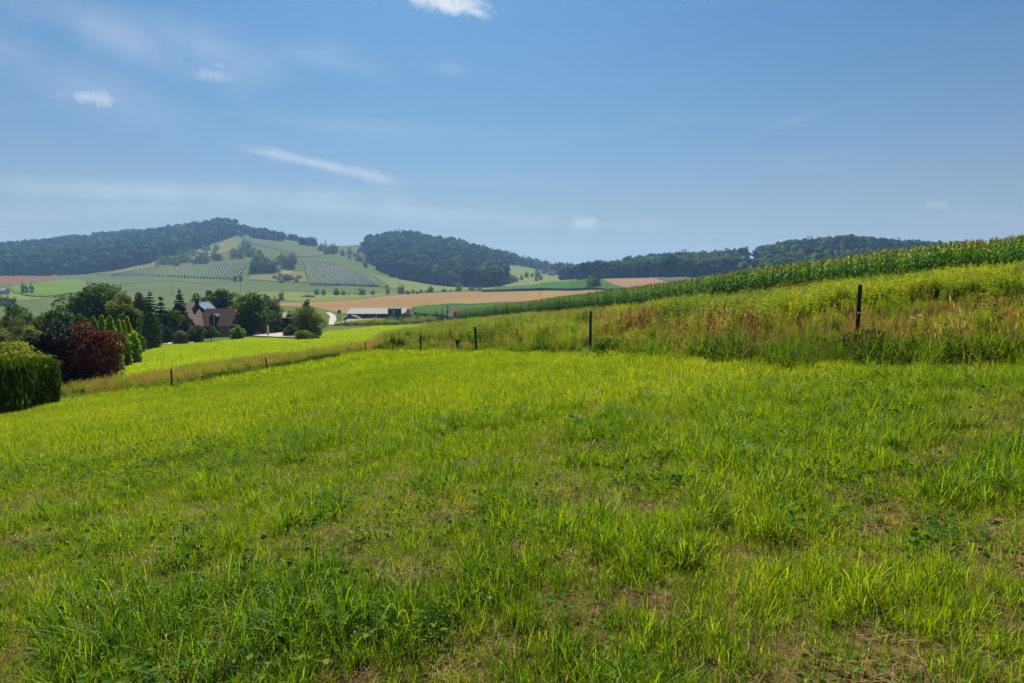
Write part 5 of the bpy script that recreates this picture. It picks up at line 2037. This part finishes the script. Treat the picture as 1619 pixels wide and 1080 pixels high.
# ---- the farm in the valley
def farm():
    Y = 338
    k = Y / F                                         # metres per photo pixel there
    b = at(588, Y)
    z0 = W(588, 511.5, Y)[2]

    def X(u):
        return (u - 588) * k
    def Z(v):
        return (511.5 - v) * k
    barn = thing('barn', 'long open fronted barn with a pale sheet roof', 'barn', (b[0], b[1] + 9, z0))
    x0, x1 = X(540.5), X(636)
    zl, zh = Z(497.6), Z(490)
    rf = MB()
    rf.slab([(x0, -.4, zl), (x1, -.4, zl), (x1, 7, zh + .2), (x0, 7, zh + .2)], .18)
    rf.slab([(x0, 7, zh + .2), (x1, 7, zh + .2), (x1, 14.5, zl), (x0, 14.5, zl)], .18)
    rf.build('roof', M_metal_roof, barn)
    MB().box(x0 + .4, x1 - .4, 13.6, 13.8, -1, zl - .2).build('back_wall', M_dark_wood, barn)
    for xs, nm in ((x0 + .4, 'end_wall'), (x1 - .6, 'end_wall')):
        MB().box(xs, xs + .2, .2, 13.6, -1, zl - .2).build(nm, M_dark_wood, barn)
    for i in range(9):
        xx = x0 + .5 + (x1 - x0 - 1.2) * i / 8
        wide = .5 if i in (2, 4) else .16
        MB().box(xx, xx + wide, -.1, .1, -1, zl - .16).build('post', M_metal_roof if i in (2, 4) else M_dark_wood, barn)
    # tower with a hipped overhanging roof
    tw = thing('timber_tower', 'dark timber tower with a wide low hipped roof and one tall bright window', 'tower', (b[0] + X(621.5), b[1] + 4, z0))
    hw = 10.2 * k
    zt = Z(488.3)
    MB().box(-hw * .93, hw * .93, -2.6, 2.6, -1, zt).build('wall', M_dark_wood, tw)
    e = hw * 1.22
    ap = Z(485)
    MB().add([(-e, -3.4, zt), (e, -3.4, zt), (e, 3.4, zt), (-e, 3.4, zt), (-e * .3, 0, ap), (e * .3, 0, ap)], [(3, 2, 1, 0), (0, 1, 5, 4), (1, 2, 5), (2, 3, 4, 5), (3, 0, 4)]).build('roof', M_dark_roof, tw)
    w = MB().box(-.42, .42, -2.68, -2.604, Z(496.3), Z(490.6)).build('window', M_frame, tw)
    MB().box(-.30, .30, -2.71, -2.684, Z(495.8), Z(491)).build('pane', M_white_w, w)
    # low buildings in front
    sh = thing('low_shed', 'low shed with a dark humped roof at the end of the long barn', 'shed', (b[0] + X(557), b[1] + 1, z0))
    a = 14 * k
    MB().box(-a * .95, a * .95, -2.5, 2.5, -1, Z(505)).build('wall', M_grey, sh)
    MB().prism([(-a, Z(505)), (a * .98, Z(505.2)), (a * .4, Z(500.2)), (-a * .1, Z(498.3)), (-a * .6, Z(500.5))], -3, 2.9).build('roof', M_dark_roof, sh)
    ws = thing('white_shed', 'small whitewashed shed with a pale lean-to roof', 'shed', (b[0] + X(560), b[1] - 5.5, z0))
    a = 16 * k
    MB().box(-a, a, -1.8, 1.8, -1.2, Z(507.3)).build('wall', M_white_w, ws)
    MB().slab([(-a * .55, -2.2, Z(507.2)), (a * 1.02, -2.2, Z(507.2)), (a * 1.02, 2.1, Z(503.8)), (-a * .55, 2.1, Z(503.8))], .14).build('roof', M_metal_roof, ws)
    MB().box(-a * .42, -a * .30, -1.86, -1.804, Z(511), Z(508.8)).build('window', M_glass, ws)
    st = thing('stable', 'long low stable with a brown roof and white posts', 'stable', (b[0] + X(604), b[1] - 3.5, z0))
    a = 28 * k
    MB().slab([(-a, -2.8, Z(508.2)), (a, -2.8, Z(508.2)), (a, 2.8, Z(503.6)), (-a, 2.8, Z(503.6))], .16).build('roof', M_grey_roof, st)
    MB().box(-a + .2, a - .2, 2.3, 2.5, -1.2, Z(504.4)).build('back_wall', M_dark_wood, st)
    for i in range(7):
        xx = -a + .3 + (2 * a - .9) * i / 6
        MB().box(xx, xx + .28, -2.5, -2.3, -1.2, Z(508.6)).build('post', M_white_w, st)
    gb = thing('gabled_shed', 'shed with a patched grey brown gable roof under the timber tower', 'shed', (b[0] + X(620), b[1] - 0.2, z0))
    a = 11 * k
    MB().prism([(-a * .9, -1), (a * .9, -1), (a * .9, Z(503)), (a * .1, Z(498.4)), (-a * .9, Z(503.4))], -1.5, 3).build('wall', M_grey, gb)
    r_ = MB()
    r_.slab([(-a * 1.1, -1.8, Z(504.2)), (a * .1, -1.8, Z(497.4)), (a * .1, 3.2, Z(497.4)), (-a * 1.1, 3.2, Z(504.2))][::-1], .15)
    r_.slab([(a * .1, -1.8, Z(497.4)), (a * 1.05, -1.8, Z(503.4)), (a * 1.05, 3.2, Z(503.4)), (a * .1, 3.2, Z(497.4))][::-1], .15)
    r_.build('roof', M_grey_roof, gb)


farm()


def farmhouse():
    Y = 300
    k = Y / F
    b = at(730, Y)
    z0 = W(730, 512, Y)[2]
    root = thing('farmhouse', 'grey farmhouse with a hipped dull red roof half hidden by the maize', 'house', (b[0], b[1], z0))

    def X(u):
        return (u - 730) * k
    def Z(v):
        return (512 - v) * k
    MB().box(X(709), X(739), 0, 7.5, -1.5, Z(500.3)).build('wall', M_grey, root)
    e0, e1, r0, r1 = X(707.5), X(742), X(711.5), X(736)
    zl, zr = Z(500.4), Z(488.4)
    rf = MB().add([(e0, -.6, zl), (e1, -.6, zl), (e1, 8.1, zl), (e0, 8.1, zl), (r0, 3.75, zr), (r1, 3.75, zr)], [(3, 2, 1, 0), (0, 1, 5, 4), (1, 2, 5), (2, 3, 4, 5), (3, 0, 4)]).build('roof', M_red_roof, root)
    arch = [(X(721.5) + 5.2 * k * math.cos(t), Z(499.5) + 8.0 * k * math.sin(t)) for t in np.linspace(math.pi, 0, 9)]
    MB().prism(arch, -.25, 2.4).build('dormer', M_dark_wood, rf)
    for u in (712.5, 716, 730, 735):
        window(root, X(u), Z(508), .9, 1.3, -.03)


farmhouse()


def cottage(name, label, u, Y, v0, v1, vr, wpx, wall, roof, rz=0.0, cat='house'):
    k = Y / F
    b = at(u, Y)
    w, h, hr = wpx * k / 2, (v0 - v1) * k, (v0 - vr) * k
    root = thing(name, label, cat, (b[0], b[1], W(u, v0, Y)[2]), rz)
    d = max(2.5, w * .6)
    MB().box(-w, w, -d, d, -2, h).add([(-w, -d, h), (-w, d, h), (-w, 0, hr - .2)], [(0, 1, 2)]).add([(w, -d, h), (w, d, h), (w, 0, hr - .2)], [(0, 2, 1)]).build('wall', wall, root)
    m = MB()
    m.slab([(-w - .4, -d - .5, h - .2), (w + .4, -d - .5, h - .2), (w + .4, 0, hr), (-w - .4, 0, hr)], .2)
    m.slab([(-w - .4, 0, hr), (w + .4, 0, hr), (w + .4, d + .5, h - .2), (-w - .4, d + .5, h - .2)], .2)
    m.build('roof', roof, root)
    for s in (-.5, .5):
        window(root, s * w, h * .35, max(.8, w * .25), h * .4, -d - .03)
    return root


M_pale_roof = solid('pale red tiles', (.42, .25, .17), .8, .2, 2)
cottage('pale_shed', 'pale roofed shed beside the ploughed field', 3, 560, 461.5, 459.5, 455.5, 18, M_grey, M_metal_roof, cat='shed')
cottage('hillside_cottage', 'pink roofed cottage on the terrace beside the striped vineyard', 456, 1000, 434.5, 432, 428.5, 16, M_white_w, M_pale_roof)
cottage('hamlet_house', 'reddish roofed house among trees on the low ridge', 860, 1300, 432, 429, 425, 9, M_white_w, M_pale_roof)
cottage('hamlet_barn', 'brown roofed barn behind the hamlet house', 872, 1280, 434, 432, 429, 11, M_grey, M_brown_roof, cat='barn')
cottage('pasture_cottage', 'low brownish cottage among the pasture trees', 822, 1000, 449.5, 447, 444, 11, M_grey, M_pale_roof)
cottage('vineyard_hut', 'tiny white hut among the trees above the pale vineyard', 315, 1210, 405.5, 404, 402.3, 4, M_white_w, M_metal_roof, cat='hut')
cottage('roadside_house', 'pink roofed house behind the dark carport', 448, 210, 507, 503, 494, 15, M_white_w, M_pale_roof, .3)
cottage('far_barn', 'long low pale barn behind the maize crest', 1180, 640, 444, 441.5, 439.3, 24, M_grey, M_grey_roof, cat='barn')


# ---- utility poles
def pole(label, u, Y, vtop, arm=True):
    b = at(u, Y)
    h = max(4, W(u, vtop, Y)[2] - b[2])
    root = thing('utility_pole', label, 'pole', b)
    MB().tube((0, 0, -.5), (0, 0, h), .20, .13, 7).build('shaft', M_dark_wood, root)
    if arm:
        MB().box(-.9, .9, -.07, .07, h - .75, h - .6).build('crossarm', M_dark_wood, root)


pole('utility pole at the end of the ploughed field below the long wooded hill', 145, 800, 434.5)
pole('utility pole in the grey green crop above the pointed spruce', 273, 640, 447)
pole('utility pole in the crop under the round tree pair', 381, 700, 443)
pole('utility pole beside the bushes of the bright green meadow', 37.5, 655, 440.5, False)
pole('utility pole in the middle of the tan stubble field', 854, 600, 458)
pole('utility pole at the maize edge beside the upper stubble field', 960, 620, 449)
pole('thin pole on the yellow green slope under the round hill', 631, 880, 437, False)
M_sign = solid('feed bin', (.06, .05, .045), .7, .2, 3)
b_ = at(536, 360)
hb = thing('raised_hide', 'small dark raised hunting hide beside the farm road', 'hide', b_)
hh_ = W(536, 489.5, 360)[2] - b_[2]
MB().box(-.75, .75, -.7, .7, hh_ - 1.9, hh_ - .3).build('cabin', M_sign, hb)
MB().slab([(-.95, -.9, hh_ - .3), (.95, -.9, hh_ - .3), (.95, .9, hh_), (-.95, .9, hh_)], .1).build('roof', M_dark_roof, hb)
for sx in (-.65, .65):
    for sy in (-.6, .6):
        MB().box(sx - .07, sx + .07, sy - .07, sy + .07, -.5, hh_ - 1.9).build('leg', M_sign, hb)

# ================================================================== the air
HZ = bpy.data.materials.new('haze')
HZ.use_nodes = True
hn = HZ.node_tree
hn.nodes.clear()
ho = hn.nodes.new('ShaderNodeOutputMaterial')
pv_ = hn.nodes.new('ShaderNodeVolumePrincipled')
pv_.inputs['Color'].default_value = (.30, .55, .95, 1)
pv_.inputs['Density'].default_value = 0.00013
pv_.inputs['Anisotropy'].default_value = 0.25
hn.links.new(pv_.outputs[0], ho.inputs['Volume'])
zmin = float(gv[:, 2].min()) - 1.5
zmax = max(float(gv[:, 2].max()) + 34, 190)
hz = MB().box(-4400, 4400, -4400, 4400, zmin, zmax).build('haze', HZ)
hz['kind'] = 'stuff'
hz['label'] = 'pale summer haze over the valley'
